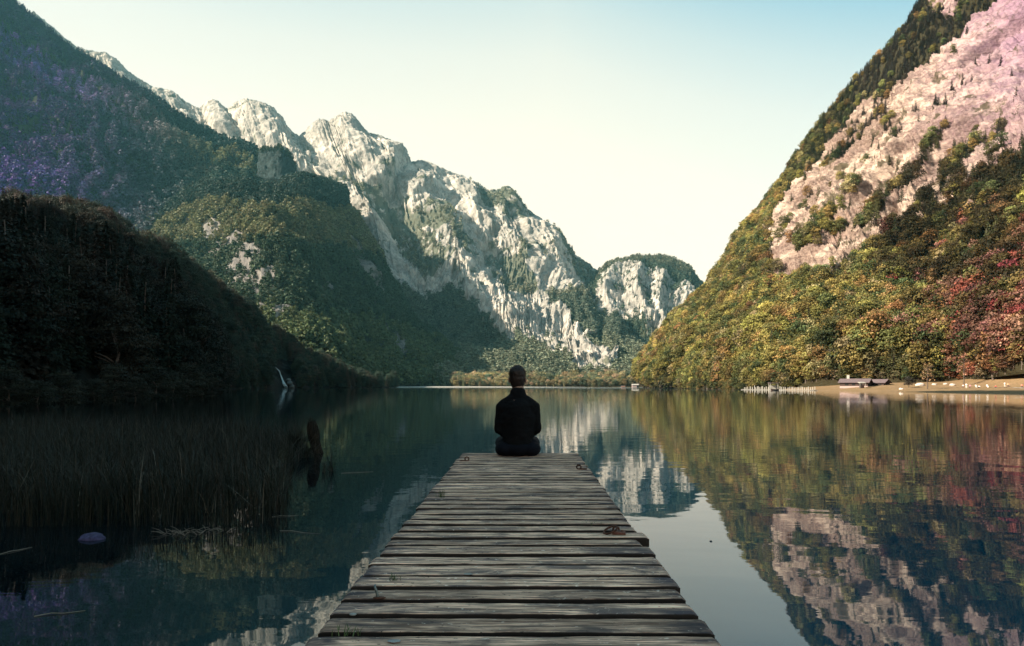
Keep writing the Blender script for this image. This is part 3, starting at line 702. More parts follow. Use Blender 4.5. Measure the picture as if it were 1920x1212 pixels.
wood('forest', 'bluish wooded slope of the great left mountain', GA, dA, 30000, 81, 12, 28, [(.10, .135, .07), (.05, .075, .05), (.19, .19, .09), (.022, .042, .038)], [3, 4, 2, 4], lambda P, x, y: np.clip(.55+(330-y)/500, .2, .9), far_t, colA)
clS = fbm(GS[..., 0]*.01, GS[..., 1]*.01, GS[..., 2]*.014, 4)
dS = (vsS < 5.05)[:, None]*np.where(rkS > .5, .18+.5*(clS > .35), 1.0)*(GS[..., 2] > 0)
wood('forest', 'dark green woodland on the spur that drops to the lake', GS, dS, 24000, 82, 10, 21, [(.10, .125, .055), (.055, .08, .045), (.17, .165, .08), (.03, .05, .038)], [3, 3, 2, 3], .4, far_t)
wood('forest', 'few dark trees on top of the blocky crag', GC, np.ones(GC.shape[:2])*(vsC > 1.2)[:, None]*(vsC < 2.4)[:, None], 260, 87, 10, 16, [(.05, .07, .04), (.09, .09, .05)], [2, 1], .7, far_t)
pxD, pyD = proj(GD)
clD = fbm(GD[..., 0]*.003, GD[..., 1]*.003, GD[..., 2]*.004, 5)
dD = (vsD < 3.0)[:, None]*np.where(rkD > .5, np.where(vgD > .5, .16*(clD > .0), .015*(clD > .5)), 1.0)*(GD[..., 2] > 0)*(pyD > 330)
wood('forest', 'grey green woods on the foot of the far limestone massif', GD, dD, 30000, 83, 11, 20, [(.20, .22, .15), (.14, .165, .12), (.25, .25, .17)], [3, 3, 2], .5, far_t, None, 1.15)  # pale palette puts distance haze into the leaf colours
clE = fbm(GE[..., 0]*.006, GE[..., 1]*.006, GE[..., 2]*.008, 5)
dE = (vsE < 2.05)[:, None]*np.where(rkE > .5, .05+.35*(clE > .6), 1.0)*(GE[..., 2] > 0)
wood('forest', 'blue green conifer cap and foot of the cliffed hill', GE, dE, 9000, 84, 11, 19, [(.12, .16, .12), (.10, .14, .10), (.17, .18, .12)], [3, 3, 2], .8, far_t)
# flat wood on the valley floor behind the lake
r2 = np.random.default_rng(91); n = 3600
yy = 1035+r2.random(n)**1.4*600; xx = (rng.uniform(850, 1260, n)-CX)/F*yy
P = np.stack([xx, yy, np.full(n, -.5)+1.5], 1)
cc = pick([(.30, .23, .11), (.22, .19, .10), (.15, .16, .09), (.36, .27, .16), (.10, .13, .08)], [2.5, 3, 3, 1.5, 2.5], n, r2); cc = mixc(cc, (0, 0, 0), 0)*(1+.5*perlin(xx*.012, yy*.01))[:, None]
forest('forest', 'golden lakeside wood on the flat shore beyond the water', P, jitter_h(n, 7, 21, r2)*np.clip(.5+(yy-1035)/160, .5, 1.25)*(1+.45*perlin(xx*.02, yy*.01, 5)), cc, np.where(r2.random(n) < .2, 4+r2.integers(0, 3, n), r2.integers(0, 4, n)), broad+conif)

# --- near hill on the left: darkest trees; the closest stand as single trees
clB = fbm(GB[..., 0]*.03, GB[..., 1]*.03, GB[..., 2]*.03, 4)
pxB, pyB = proj(GB)
wfall = (pxB > 506) & (pxB < 556) & (pyB > 676)
dB = (vsB < 2.3)[:, None]*~wfall*np.where(rkB > .5, .1, 1.0)*(GB[..., 2] > .3)*(GB[..., 1] > 10)
PB, _ = scatter(GB, dB, 9000, 85)
xb, yb = proj(PB); r3 = np.random.default_rng(86)
hb_ = jitter_h(len(PB), 8, 19, r3)
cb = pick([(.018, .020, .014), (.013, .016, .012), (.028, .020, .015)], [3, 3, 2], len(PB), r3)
cb = cb*(1+2.6*np.clip((PB[:, 1]-260)/300, 0, 1))[:, None]*np.array([.9, 1.15, 1.1]); up = (yb < 480); cb = np.where(up[:, None], cb*np.array([1.7, 1.45, 1.6]), cb)  # shade put into leaf colour, eased with distance and on the lit crest
conb = r3.random(len(PB)) < .6
inv = (xb > -10) & (xb < 760) & (PB[:, 1] > 60)
ob = np.argsort(-np.where(inv, hb_/np.maximum(PB[:, 1], 1), 0)); soloB = ob[:150]; restB = ob[150:]
def placeB(x, D):
    if x < 150: return 'at the dark left edge of the lake'
    if x < 300: return 'in the shade behind the reed bed'
    return 'on the shaded bank beyond the reeds'
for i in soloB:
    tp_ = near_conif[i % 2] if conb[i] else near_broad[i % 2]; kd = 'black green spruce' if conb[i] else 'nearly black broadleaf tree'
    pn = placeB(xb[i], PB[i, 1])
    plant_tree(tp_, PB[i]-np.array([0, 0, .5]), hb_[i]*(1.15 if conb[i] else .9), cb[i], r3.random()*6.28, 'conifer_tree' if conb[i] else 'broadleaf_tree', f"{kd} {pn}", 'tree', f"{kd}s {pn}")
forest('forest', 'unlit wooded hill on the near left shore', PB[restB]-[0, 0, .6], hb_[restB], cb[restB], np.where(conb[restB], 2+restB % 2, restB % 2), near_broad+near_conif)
# tall spruces that rise black against the hill
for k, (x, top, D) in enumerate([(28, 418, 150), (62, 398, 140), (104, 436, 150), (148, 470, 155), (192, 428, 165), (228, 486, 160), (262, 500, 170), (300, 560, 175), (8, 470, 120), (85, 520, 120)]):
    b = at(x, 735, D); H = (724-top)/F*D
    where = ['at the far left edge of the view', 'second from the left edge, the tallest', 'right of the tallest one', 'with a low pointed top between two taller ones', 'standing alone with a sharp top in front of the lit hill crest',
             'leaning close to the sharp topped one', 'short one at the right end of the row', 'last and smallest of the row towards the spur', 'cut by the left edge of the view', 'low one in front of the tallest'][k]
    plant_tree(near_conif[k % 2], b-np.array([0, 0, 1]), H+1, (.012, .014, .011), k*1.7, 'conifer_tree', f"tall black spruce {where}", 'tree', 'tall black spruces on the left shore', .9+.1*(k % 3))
# bushes hanging over the dark bank
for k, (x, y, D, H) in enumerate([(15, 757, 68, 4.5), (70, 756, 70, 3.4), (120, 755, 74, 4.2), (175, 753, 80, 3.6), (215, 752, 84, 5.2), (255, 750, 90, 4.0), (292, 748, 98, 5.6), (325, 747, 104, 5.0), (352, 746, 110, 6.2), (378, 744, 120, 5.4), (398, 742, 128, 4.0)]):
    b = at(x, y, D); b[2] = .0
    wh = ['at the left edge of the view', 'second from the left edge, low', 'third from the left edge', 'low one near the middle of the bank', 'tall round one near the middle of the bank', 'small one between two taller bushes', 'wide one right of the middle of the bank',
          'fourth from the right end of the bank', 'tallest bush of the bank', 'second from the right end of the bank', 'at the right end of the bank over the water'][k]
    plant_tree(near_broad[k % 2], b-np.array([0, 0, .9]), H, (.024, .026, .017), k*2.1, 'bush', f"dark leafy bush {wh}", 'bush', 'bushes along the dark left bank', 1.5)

# ------------------------------------------------------------------ right shore: huts, posts, people
M_timber = plain('dark_timber', (.055, .035, .03), .85); M_roof = plain('shingle_roof', (.13, .095, .10), .8, var=.2, scale=2); M_white = plain('white_paint', (.38, .35, .31), .6, var=.08)
M_plaster = plain('plaster', (.38, .28, .26), .9, var=.1); M_dark = plain('dark_opening', (.01, .01, .01), .8)
def hut(px, py, D, L, Wd, hw, rise, rz, label, front=True):
    b = at(px, py, D); e = empty('hut', b, rz); tag(e, label, 'hut', None)
    w_ = MB(); w_.box((0, 0, hw/2-.3), (L, Wd, hw+.6))
    w_.raw([(L/2, -Wd/2, hw), (L/2, Wd/2, hw), (L/2, 0, hw+rise*.92), (-L/2, -Wd/2, hw), (-L/2, Wd/2, hw), (-L/2, 0, hw+rise*.92)], [(0, 1, 2), (4, 3, 5)])
    w_.build('wall', M_timber, e)
    sk = MB(); sk.box((0, 0, .25), (L+.1, Wd+.1, .9)); sk.build('plinth', M_plaster, e)
    rf = MB(); a = math.atan2(rise, Wd/2+.5); sl_ = math.hypot(rise, Wd/2+.5)
    for sgn in (-1, 1): rf.box((0, sgn*(Wd/4+.25), hw+rise/2+.05), (L+1.4, sl_+.05, .16), 0, -sgn*a)
    ro = rf.build('roof', M_roof, e)
    for k in range(3):
        d_ = MB(); d_.box((-L/2+L*(.25+.25*k), -Wd/2-.03, 1.3), (L*.12, .06, .8)); d_.build('window', M_dark, e)
    d_ = MB(); d_.box((L/2+.03, 0, 1.05), (.06, 1.1, 2.1)); d_.build('door', M_dark, e)
    return e
h1 = hut(1604, 727.5, 262, 9.6, 6.5, 1.9, 1.5, R(-38), 'long low timber hut with dusky shingle roof and white chimney')
c_ = MB(); c_.box((-2.6, .4, 4.1), (.95, .8, 1.5)); c_.box((-2.6, .4, 4.9), (1.1, .95, .12)); c_.build('chimney', M_white, h1)
h2 = hut(1650, 727, 262, 5.0, 5.0, 1.7, 1.4, R(-52), 'smaller timber hut just right of the long hut')
e = empty('stall_awning', at(1616, 728.5, 252)); tag(e, 'white awning on posts in front of the long hut', 'awning')
a_ = MB(); a_.box((0, 0, 2.1), (2.3, 1.6, .25), 0, R(12)); a_.build('canopy', M_white, e)
for sx in (-1, 1):
    a_ = MB(); a_.tube([(sx*1.0, -.6, -.3), (sx*1.0, -.6, 2.0)], .06, 6); a_.build('post', M_white, e)
a_ = MB(); a_.box((0, .2, .55), (1.5, .7, 1.1)); a_.build('counter', M_timber, e)
# jetty with white posts
e = empty('jetty', at(1460, 732, 282)); tag(e, 'low pale jetty running along the right shore under white posts', 'jetty')
j = MB(); p0 = at(1392, 731, 322)-np.array(e.location); p1 = at(1530, 732.4, 262)-np.array(e.location); L_ = math.hypot(*(p1-p0)[:2]); an = math.atan2(p1[1]-p0[1], p1[0]-p0[0]); mid = (p0+p1)/2
j.box((mid[0], mid[1], .15), (L_, 1.6, .18), an); j.build('deck', M_gravel, e)
j = MB()
for k in range(12):
    q = p0+(p1-p0)*(k+.5)/12; j.tube([(q[0], q[1], -1.5), (q[0], q[1], .1)], .12, 6)
j.build('pile', M_timber, e)
rp = random.Random(4); first = None
xs = [1396, 1399, 1402, 1407, 1411, 1415, 1417, 1420, 1422, 1425, 1428, 1430, 1434, 1437, 1441, 1444, 1449, 1456, 1459, 1463, 1466, 1470, 1473, 1478, 1481, 1485, 1487, 1491, 1495, 1498, 1502, 1505, 1509, 1513, 1516, 1520, 1524, 1528]
for k, x in enumerate(xs):
    t = (x-1392)/138; q = at(x, 731+1.4*t, 322+(262-322)*t); q[2] = .25
    if first is None:
        pm = MB(); pm.tube([(0, 0, -.6), (0, 0, 1.5)], .17, 8); pm.blob((0, 0, 1.5), (.19, .19, .12), 8, 6); pm_me = pm.mesh('white_post', M_white); first = 1
    o = obj('mooring_post', pm_me, None, q); o.scale = (rp.uniform(.7, 1.5), 1.0, rp.uniform(.55, .9)*(1.7 if x in (1415, 1459) else 1))
    wh = 'left end of the jetty' if x < 1405 else 'left of the boat shelter' if x < 1440 else 'beside the boat shelter' if x < 1470 else 'right of the boat shelter'
    tag(o, f"{'tall ' if x in (1415, 1459) else ''}white mooring post {wh}" , 'post', 'white posts along the jetty')
o = empty('boat_shelter', at(1450, 731, 293)); tag(o, 'small open boat shelter with a flat reddish roof on the jetty', 'shelter'); o.location.z = .2
s_ = MB(); s_.box((0, 0, 2.9), (3.9, 2.4, .28)); s_.build('roof', M_roof, o)
for sx in (-1, 1):
    for sy in (-1, 1):
        s_ = MB(); s_.tube([(sx*1.6, sy*.9, -1), (sx*1.6, sy*.9, 2.8)], .1, 6); s_.build('post', M_white, o)
s_ = MB(); s_.box((0, .6, 1.0), (3.2, .12, 1.7)); s_.build('wall', M_white, o)
def boat(name, px, D, L, label, dark=False):
    o = empty(name, (at(px, 727, D)[0], D, 0)); tag(o, label, 'boat')
    hl = MB(); n = 9; V = []
    for k in range(n):
        t = k/(n-1); wd = (.95 if not dark else .8)*math.sin(math.pi*min(1, .22+t*.78))**.6*(1 if t < .97 else .2); x = (t-.5)*L; sheer = .45+.25*(2*t-1)**2
        V += [(x, -wd, sheer), (x, -wd*.65, -.15), (x, wd*.65, -.15), (x, wd, sheer)]
    Fc = [(4*k+a, 4*k+a+1, 4*k+a+5, 4*k+a+4) for k in range(n-1) for a in range(3)]+[(0, 3, 2, 1), (4*n-4, 4*n-3, 4*n-2, 4*n-1)]
    Fc += [(4*k, 4*k+4, 4*k+7, 4*k+3) for k in range(n-1)]
    hl.raw(V, Fc); hl.build('hull', M_timber if dark else M_white, o)
    return o
o = boat('excursion_boat', 1169, 770, 7.5, 'white roofed passenger boat on the far water')
b_ = MB(); b_.box((-.2, 0, 2.0), (5.2, 1.9, .22)); b_.build('roof', M_white, o)
b_ = MB(); b_.box((-.2, 0, 1.15), (4.4, 1.5, 1.3)); b_.build('cabin', plain('reddish_cabin', (.4, .2, .15)), o)
o = empty('boathouse', at(1191, 726.4, 985)); tag(o, 'white roofed boathouse on the far shore right of the passenger boat', 'boathouse')
b_ = MB(); b_.box((0, 0, 1.6), (9, 5, 3.2)); b_.build('wall', M_plaster, o)
b_ = MB(); b_.raw([(-5, -3, 3.2), (5, -3, 3.2), (5, 3, 3.2), (-5, 3, 3.2), (-5, 0, 4.8), (5, 0, 4.8)], [(0, 1, 5, 4), (2, 3, 4, 5), (0, 4, 3), (1, 2, 5), (3, 2, 1, 0)]); b_.build('roof', M_white, o)
b_ = MB(); b_.box((3.0, -2.55, 1.2), (2.4, .1, 2.4)); b_.build('door', M_dark, o)
o = boat('rowing_boat', 1453, 278, 3.2, 'small dark rowing boat under the boat shelter', True)
for sx in (-.6, .5):
    b_ = MB(); b_.box((sx, 0, .42), (.22, 1.3, .05)); b_.build('thwart', M_timber, o)
# stones and path on the meadow
def stone(name, P, s, mat, label, sd, cat='rock', group=None):
    r = random.Random(sd); mb_ = MB(); mb_.blob((0, 0, 0), (1, 1, 1), 20, 14)
    v = np.array(mb_.v); nn = 1+.22*fbm(v[:, 0]*1.6+sd, v[:, 1]*1.6, v[:, 2]*1.6, 4); v = v*nn[:, None]*np.array(s); mb_.v = [tuple(p) for p in v]
    o = mb_.build(name, mat, None, P, True); tag(o, label, cat, group); return o
M_boul = plain('boulder', (.55, .47, .42), .9)
for k, (x, y, D, s, lb) in enumerate([(1690, 726, 232, .6, 'round pale boulder left of the dark bush on the meadow'), (1725, 721.5, 246, 1.2, 'largest pale boulder behind the meadow near the slim tree'), (1752, 721, 248, .7, 'pale boulder right of the slim meadow tree'),
      (1773, 721.5, 244, .6, 'flat pinkish boulder in the middle of the meadow'), (1786, 724.5, 238, .8, 'white boulder left of the sitting people')]):
    stone('boulder', (at(x, y, D)[0], D, ground_z(at(x, y, D)[0], D)+s*.25), (s*1.3, s, s*.7), M_boul, lb, 10+k)
def drape(pts, w_, n, name, mat):
    pts = np.array(pts); t = np.linspace(0, len(pts)-1, n); X = np.interp(t, range(len(pts)), pts[:, 0]); Y = np.interp(t, range(len(pts)), pts[:, 1])
    V = []; 
    for x, y in zip(X, Y):
        for s in (-1, -.33, .33, 1): V.append((x, y+s*w_/2, ground_z(x, y+s*w_/2)+.09))
    me = mesh_np(name, V, [(4*k+a, 4*k+4+a, 4*k+5+a, 4*k+1+a) for k in range(n-1) for a in range(3)], None, [mat]); o = obj(name, me); o['kind'] = 'structure'
drape([(at(1855, 726, 214)[0], 214), (at(1920, 726, 203)[0], 203), (at(2050, 726, 190)[0], 190)], 4, 40, 'path', M_gravel)
# sitting and standing visitors
M_skin = plain('skin', (.42, .24, .17), .55, var=.1); M_hairb = plain('brown_hair', (.04, .025, .015), .7)
def small_person(px, D, pose, top, label, rz, legs=(.03, .03, .05), k=0):
    x = at(px, 727, D)[0]; e = empty('person', (x, D, ground_z(x, D)), rz); tag(e, label, 'person', 'visitors on the meadow')
    b_ = MB()
    if pose == 'sit': hip, kn, ft, sh, hd = .14, (.42, .42), (.78, .05), .62, .86
    elif pose == 'stand': hip, kn, ft, sh, hd = .92, (.03, .5), (0, .04), 1.42, 1.64
    else: hip, kn, ft, sh, hd = .46, (.45, .47), (.47, .04), .98, 1.22
    for s in (-1, 1):
        b_.capsule((s*.1, 0, hip), (s*.13, kn[0], kn[1]), .085, .06, 8); b_.capsule((s*.13, kn[0], kn[1]), (s*.12, ft[0], ft[1]), .058, .04, 8); b_.blob((s*.12, ft[0]+.07, ft[1]), (.05, .13, .045), 8, 6)
        b_.capsule((s*.19, 0, sh-.06), (s*.25, .06, sh-.34), .052, .042, 8); b_.capsule((s*.25, .06, sh-.34), (s*.14, .25, sh-.42), .04, .03, 8); b_.blob((s*.13, .3, sh-.42), (.035, .06, .03), 8, 6)
    b_.capsule((0, 0, hip+.04), (0, 0, sh-.12), .13, .155, 10); b_.capsule((0, 0, sh-.05), (0, .01, hd), .06, .055, 8); b_.blob((0, .02, hd), (.085, .1, .12), 12, 8)
    obj('body', remeshed(b_, 'body', M_skin, .025, 3), e)
    t_ = MB(); t_.capsule((0, 0, hip+.08), (0, 0, sh-.11), .15, .175, 10); t_.capsule((-.15, 0, sh-.05), (.15, 0, sh-.05), .075, .075, 8)
    for s in (-1, 1): t_.capsule((s*.19, 0, sh-.06), (s*.25, .06, sh-.30), .072, .062, 8)
    obj('shirt', remeshed(t_, 'shirt', plain('shirt_cloth', top, .85, var=.1), .03, 3), e)
    t_ = MB()
    for s in (-1, 1): t_.capsule((s*.1, 0, hip), (s*.13, kn[0], kn[1]), .105, .082, 8); t_.capsule((s*.13, kn[0], kn[1]), (s*.12, ft[0]*.97, ft[1]+.09), .08, .062, 8)
    t_.blob((0, 0, hip+.02), (.17, .13, .12), 10, 8)
    obj('trousers', remeshed(t_, 'trousers', plain('trouser_cloth', legs, .85, var=.1), .03, 3), e)
    h_ = MB(); h_.blob((0, -.01, hd+.03), (.095, .108, .12), 12, 8); h_.build('hair', M_hairb, e, None, True)
for a in [(1806, 221, 'chair', (.72, .5, .48), 'person in a pale pink top at the left end of the visitors', 2.4), (1812, 216, 'stand', (.8, .78, .74), 'person in white standing near the left end of the visitors', 2.9, (.7, .68, .62)),
          (1819, 220, 'chair', (.5, .22, .25), 'person in a dull red top right of the standing one', 2.2), (1830, 219, 'chair', (.7, .66, .62), 'person in pale grey bending beside a companion in white', 2.8, (.5, .5, .5)),
          (1836, 218, 'sit', (.8, .74, .72), 'person in white with dark trousers in the middle pair', 2.2), (1851, 217, 'chair', (.82, .8, .78), 'person all in white sitting alone', 3.0, (.75, .72, .7)),
          (1867, 214, 'sit', (.55, .12, .08), 'person in red sitting low', 2.4), (1884, 212, 'stand', (.82, .76, .74), 'person in a white top where the path begins', 3.1, (.6, .55, .5)),
          (1890, 212, 'chair', (.75, .36, .2), 'person in orange beside the start of the path', 2.6), (1916, 205, 'chair', (.6, .2, .15), 'person in rust red at the right edge of the view', 2.6)]:
    small_person(*a)
# slim trees and a bush on the meadow
def meadow_tree(px, D, H, tpl, c, label, nm_='broadleaf_tree', wid=1, cat='tree'):
    x = at(px, 727, D)[0]; e = plant_tree(tpl, (x, D, ground_z(x, D)-.1), H, c, px, nm_, label, cat, None, wid)
meadow_tree(1739, 226, 9.5, bare[0], (.30, .19, .10), 'slim pale tree standing on the open meadow')
meadow_tree(1807, 232, 12, bare[0], (.32, .15, .10), 'slim reddish tree behind the sitting people', wid=.8)
meadow_tree(1704, 240, 4.2, broad[1], (.04, .035, .03), 'dark round bush on the meadow right of the small hut', 'bush', 1.3, 'bush')
# waterfall and its rocks under the spur
M_foam = plain('falling_water', (.34, .40, .40), .5, var=.15, scale=.8)
wf = MB()
pts = [(520, 690, .5), (523, 693, 1.0), (527, 697, 1.3), (529, 703, .9), (531, 708, 1.2), (534, 716, 1.7), (536, 721, 2.8), (539, 726, 3.6)]
dd = [585, 578, 572, 566, 561, 556, 552, 548]
V_ = []; 
def surf_b(x, y):
    d = (pxB-x)**2+(pyB-y)**2+np.where((GB[..., 1] > 350) & (vsB < 2)[:, None], 0, 1e9); k_ = d.argmin(); return GB.reshape(-1, 3)[k_]
dd = [surf_b(x, y)[1] for x, y, _ in pts]
for (x, y, hw), D in zip(pts, dd):
    for s, q in ((-1, 0), (-.4, .5), (.4, .5), (1, 0)):
        p = at(x, y, D); V_.append((p[0]+s*hw*.42, p[1]-q-4.0, p[2]+.3))
wf.raw(V_, [(4*k+a+4, 4*k+a+5, 4*k+a+1, 4*k+a) for k in range(len(pts)-1) for a in range(3)])
o = wf.build('waterfall', M_foam); tag(o, 'thin white waterfall running down the dark shore below the spur', 'waterfall')
for k, (x, y, D, s) in enumerate([(541, 713, 552, 1.8), (543, 719, 548, 2.2), (546, 725.5, 545, 2.6), (536, 727, 543, 1.5)]):
    stone('rock', tuple(at(x, y, surf_b(x, y)[1]-4)), (s, s, s*.8), plain('wet_rock', (.08, .10, .10)), ['upper rock right of the waterfall', 'middle rock right of the waterfall', 'largest rock at the water right of the waterfall', 'low rock at the foot of the waterfall'][k], 30+k)

# ------------------------------------------------------------------ reed bed, stump, plants and stone on the left
def blades(n, base, H, lean, wid, r, seg=4, bend=.5):
    """tapering bent ribbons; base (n,3)"""
    an = r.random(n)*6.28; dx, dy = np.cos(an), np.sin(an); Vs = []
    wx, wy = -dy, dx; le = lean*r.random(n)**1.5; bd = bend*r.random(n)**3
    for k in range(seg+1):
        t = k/seg; off = le*t*H+bd*H*t**3; z = H*(t-.35*bd*t**3)
        hw = wid*(1-t)**.6/2+.0004
        c = base+np.stack([dx*off, dy*off, z], 1)
        Vs += [c-np.stack([wx*hw, wy*hw, 0*hw], 1), c+np.stack([wx*hw, wy*hw, 0*hw], 1)]
    V = np.stack(Vs, 1).reshape(-1, 3); m_ = 2*(seg+1)
    f = np.concatenate([np.stack([np.arange(n)*m_+2*k, np.arange(n)*m_+2*k+1, np.arange(n)*m_+2*k+3, np.arange(n)*m_+2*k+2], 1) for k in range(seg)])
    return V, f
m = NM('reed_blades', .55, .25); tn = m.attr('tone')
m.color(m.ramp(tn, [(0, (.003, .006, .003)), (.6, (.008, .012, .006)), (.88, (.022, .018, .009)), (.985, (.05, .04, .03)), (1, (.2, .17, .13))])); M_reed = m.m
r4 = np.random.default_rng(44)
def reed_patch(name, label, n, test, Dlo, Dhi, xlo, xhi, hlo, hhi, wid=.008, kind='stuff', cat='reeds', lean=.22, bend=.45):
    P = []
    while len(P) < n:
        D = Dlo+(Dhi-Dlo)*r4.random(4000)**1.3; x = r4.uniform(xlo, xhi, 4000)
        ok = test(x, D); c = perlin((x-CX)/F*D*1.1, D*.9, 0) > r4.uniform(-.7, .45, 4000)
        for a, b in zip(x[ok & c], D[ok & c]): P.append(((a-CX)/F*b, b, -.05))
    P = np.array(P[:n]); H = hlo+(hhi-hlo)*r4.random(n)**.9
    V, f = blades(n, P, H, lean, wid*(.6+.8*r4.random(n)), r4, 4, bend)
    o = obj(name, mesh_np(name, V, f, {'tone': np.repeat(r4.random(n)**1.0, 10)}, [M_reed])); tag(o, label, cat, kind=kind); return o
reed_patch('reeds', 'dense dark reed bed standing in the shallow water on the left', 15000, lambda x, D: (x < 600-(22-np.minimum(D, 22))*6-(np.maximum(D-19, 0))*14), 9.6, 30, -140, 600, .3, 1.0, lean=.7, bend=1.0)
reed_patch('reeds', 'thin outer reeds along the near edge of the reed bed', 1500, lambda x, D: x < 540, 8.7, 10.5, -100, 540, .25, .8, .007)
# sedge tussock next to the stump
def tuft(name, px, D, n, H, spread, label, cat, wid=.007, z=0.0, lean=.8, bend=.8, toneoff=0., x=None):
    x = (px-CX)/F*D if x is None else x; a = r4.random(n)*6.28; rr = spread*r4.random(n)
    V, f = blades(n, np.stack([np.cos(a)*rr, np.sin(a)*rr, np.zeros(n)], 1), H*(.5+.5*r4.random(n)), lean, np.full(n, wid), r4, 5, bend)
    o = obj(name, mesh_np(name, V, f, {'tone': np.repeat(np.clip(r4.random(n)*.85+toneoff, 0, 1), 12)}, [M_reed]), None, (x, D, z)); tag(o, label, cat); return o
tuft('sedge_tussock', 553, 18.0, 420, .75, .22, 'arching sedge tussock left of the rotten stump', 'sedge', .012, 0, .9, .7)
tuft('sedge_tussock', 575, 17.2, 160, .45, .2, 'low sedge tussock at the foot of the rotten stump', 'sedge', .011, 0, .9, .7)
tuft('water_plant', 620, 14.4, 40, .55, .12, 'sparse water plant with arching stems right of the stump', 'plant', .010, 0, 1.1, 1.3, .15)
tuft('water_plant', 606, 14.2, 10, .28, .05, 'short upright sprig left of the sparse water plant', 'plant', .016, 0, .3, .3, .1)
for k, (px, D, lb) in enumerate([(395, 9.6, 'pale broken reed stem bent at the near edge'), (487, 9.9, 'pale reed stem bent over near the corner of the reed bed'), (300, 9.2, 'dry stem lying out of the reed bed')]):
    tuft('dead_reed', px, D, 7, .4, .15, lb, 'reed', .010, .02, 1.6, 1.5, .6)
M_stump = NM('rotten_wood', .95, .1); cc_ = M_stump.coord((3, 3, .6)); f_ = M_stump.noise(cc_, 6, 5); M_stump.color(M_stump.mix(M_stump.ramp(f_, [(.4, 0.), (.65, 1.)]), (.010, .009, .007), (.028, .022, .016))); M_stump.bump(f_, 1, .05)
e = empty('tree_stump', ((592-CX)/F*18.2, 18.2, 0)); tag(e, 'leaning rotten stump with grass on its top at the end of the reed bed', 'stump')
s_ = MB(); pts = [(.08-.16*t-.05*t*t, 0, -.3+1.22*t) for t in np.linspace(0, 1, 9)]; s_.tube(pts, [.21, .20, .185, .17, .165, .17, .175, .17, .12], 18)
v = np.array(s_.v); nn = 1+.22*perlin(v[:, 0]*9, v[:, 1]*9, v[:, 2]*2.5)+.1*perlin(v[:, 0]*25, v[:, 1]*25, v[:, 2]*6); cx_ = np.interp(v[:, 2], [p[2] for p in pts], [p[0] for p in pts])
v[:, 0] = cx_+(v[:, 0]-cx_)*nn; v[:, 1] *= nn; v[:, 2] += np.where(v[:, 2] > .85, .08*perlin(v[:, 0]*20, v[:, 1]*20, 3), 0); s_.v = [tuple(p) for p in v]; s_.build('trunk', M_stump.m, e, None, True); e.scale = (.85, .85, .92)
n = 110; a = r4.random(n)*6.28; V, f = blades(n, np.stack([-.13+.13*np.cos(a)*r4.random(n), .12*np.sin(a), np.full(n, .86)], 1), .09+.16*r4.random(n), 1.0, np.full(n, .008), r4, 4, .7)
obj('grass', mesh_np('grass', V, f, {'tone': np.repeat(.45+.45*r4.random(n), 10)}, [M_reed]), e)
M_violet = plain('violet_grey_stone', (.045, .038, .085), .9, var=.6, scale=22)
stone('stone', ((171-CX)/F*8.05, 8.05, -.03), (.17, .12, .095), M_violet, 'violet grey stone breaking the dark water on the left', 5, 'stone')
# dead twigs adrift before the reeds
M_twig = plain('bleached_twig', (.20, .17, .14), .8)
for k, (x, y, D) in enumerate([(350, 1001, 8.3), (395, 998, 8.45)]):
    mb_ = MB(); r_ = random.Random(60+k)
    for q in range(26 if k == 0 else 14):
        a0 = Vector((r_.uniform(-.28, .28), r_.uniform(-.12, .12), .004)); d = Vector((r_.uniform(-.2, .2), r_.uniform(-.05, .05), r_.uniform(0, .07))); mb_.tube([a0, a0+d*.5+Vector((0, 0, .012)), a0+d], [.0025, .002, .001], 5)
    o = mb_.build('twig_heap', M_twig, None, ((x-CX)/F*D, D, 0)); tag(o, ['heap of bleached twigs drifting below the reed bed', 'thinner right hand heap of drifting twigs'][k], 'twigs')
for k, (x1, y1, x2, y2, lb) in enumerate([(0, 1040, 60, 1027, 'bare stalk floating at the left edge of the water'), (510, 970, 560, 967, 'pale stalk floating off the corner of the reed bed'), (525, 996, 600, 1002, 'long pale stalk floating nearest the pier'), (64, 1157, 160, 1146, 'thin stalk floating in the bottom left corner'), (640, 888, 700, 885, 'pale stalk floating right of the water plant')]):
    D1, D2 = F*EYE/(y1-HY), F*EYE/(y2-HY); p1 = Vector(((x1-CX)/F*D1, D1, .004)); p2 = Vector(((x2-CX)/F*D2, D2, .004))
    mb_ = MB(); mb_.tube([p1, p1.lerp(p2, .3)+Vector((0, .02, .006)), p1.lerp(p2, .6)+Vector((0, -.015, .002)), p2], [.004, .0045, .004, .002], 6); o = mb_.build('floating_stalk', M_twig); tag(o, lb, 'stalk')
stone('floating_leaf', ((1333-CX)/F*7.9, 7.9, .004), (.016, .013, .007), plain('dark_leaf', (.02, .014, .01)), 'tiny dark leaf adrift on the clear water right of the pier', 9, 'leaf')

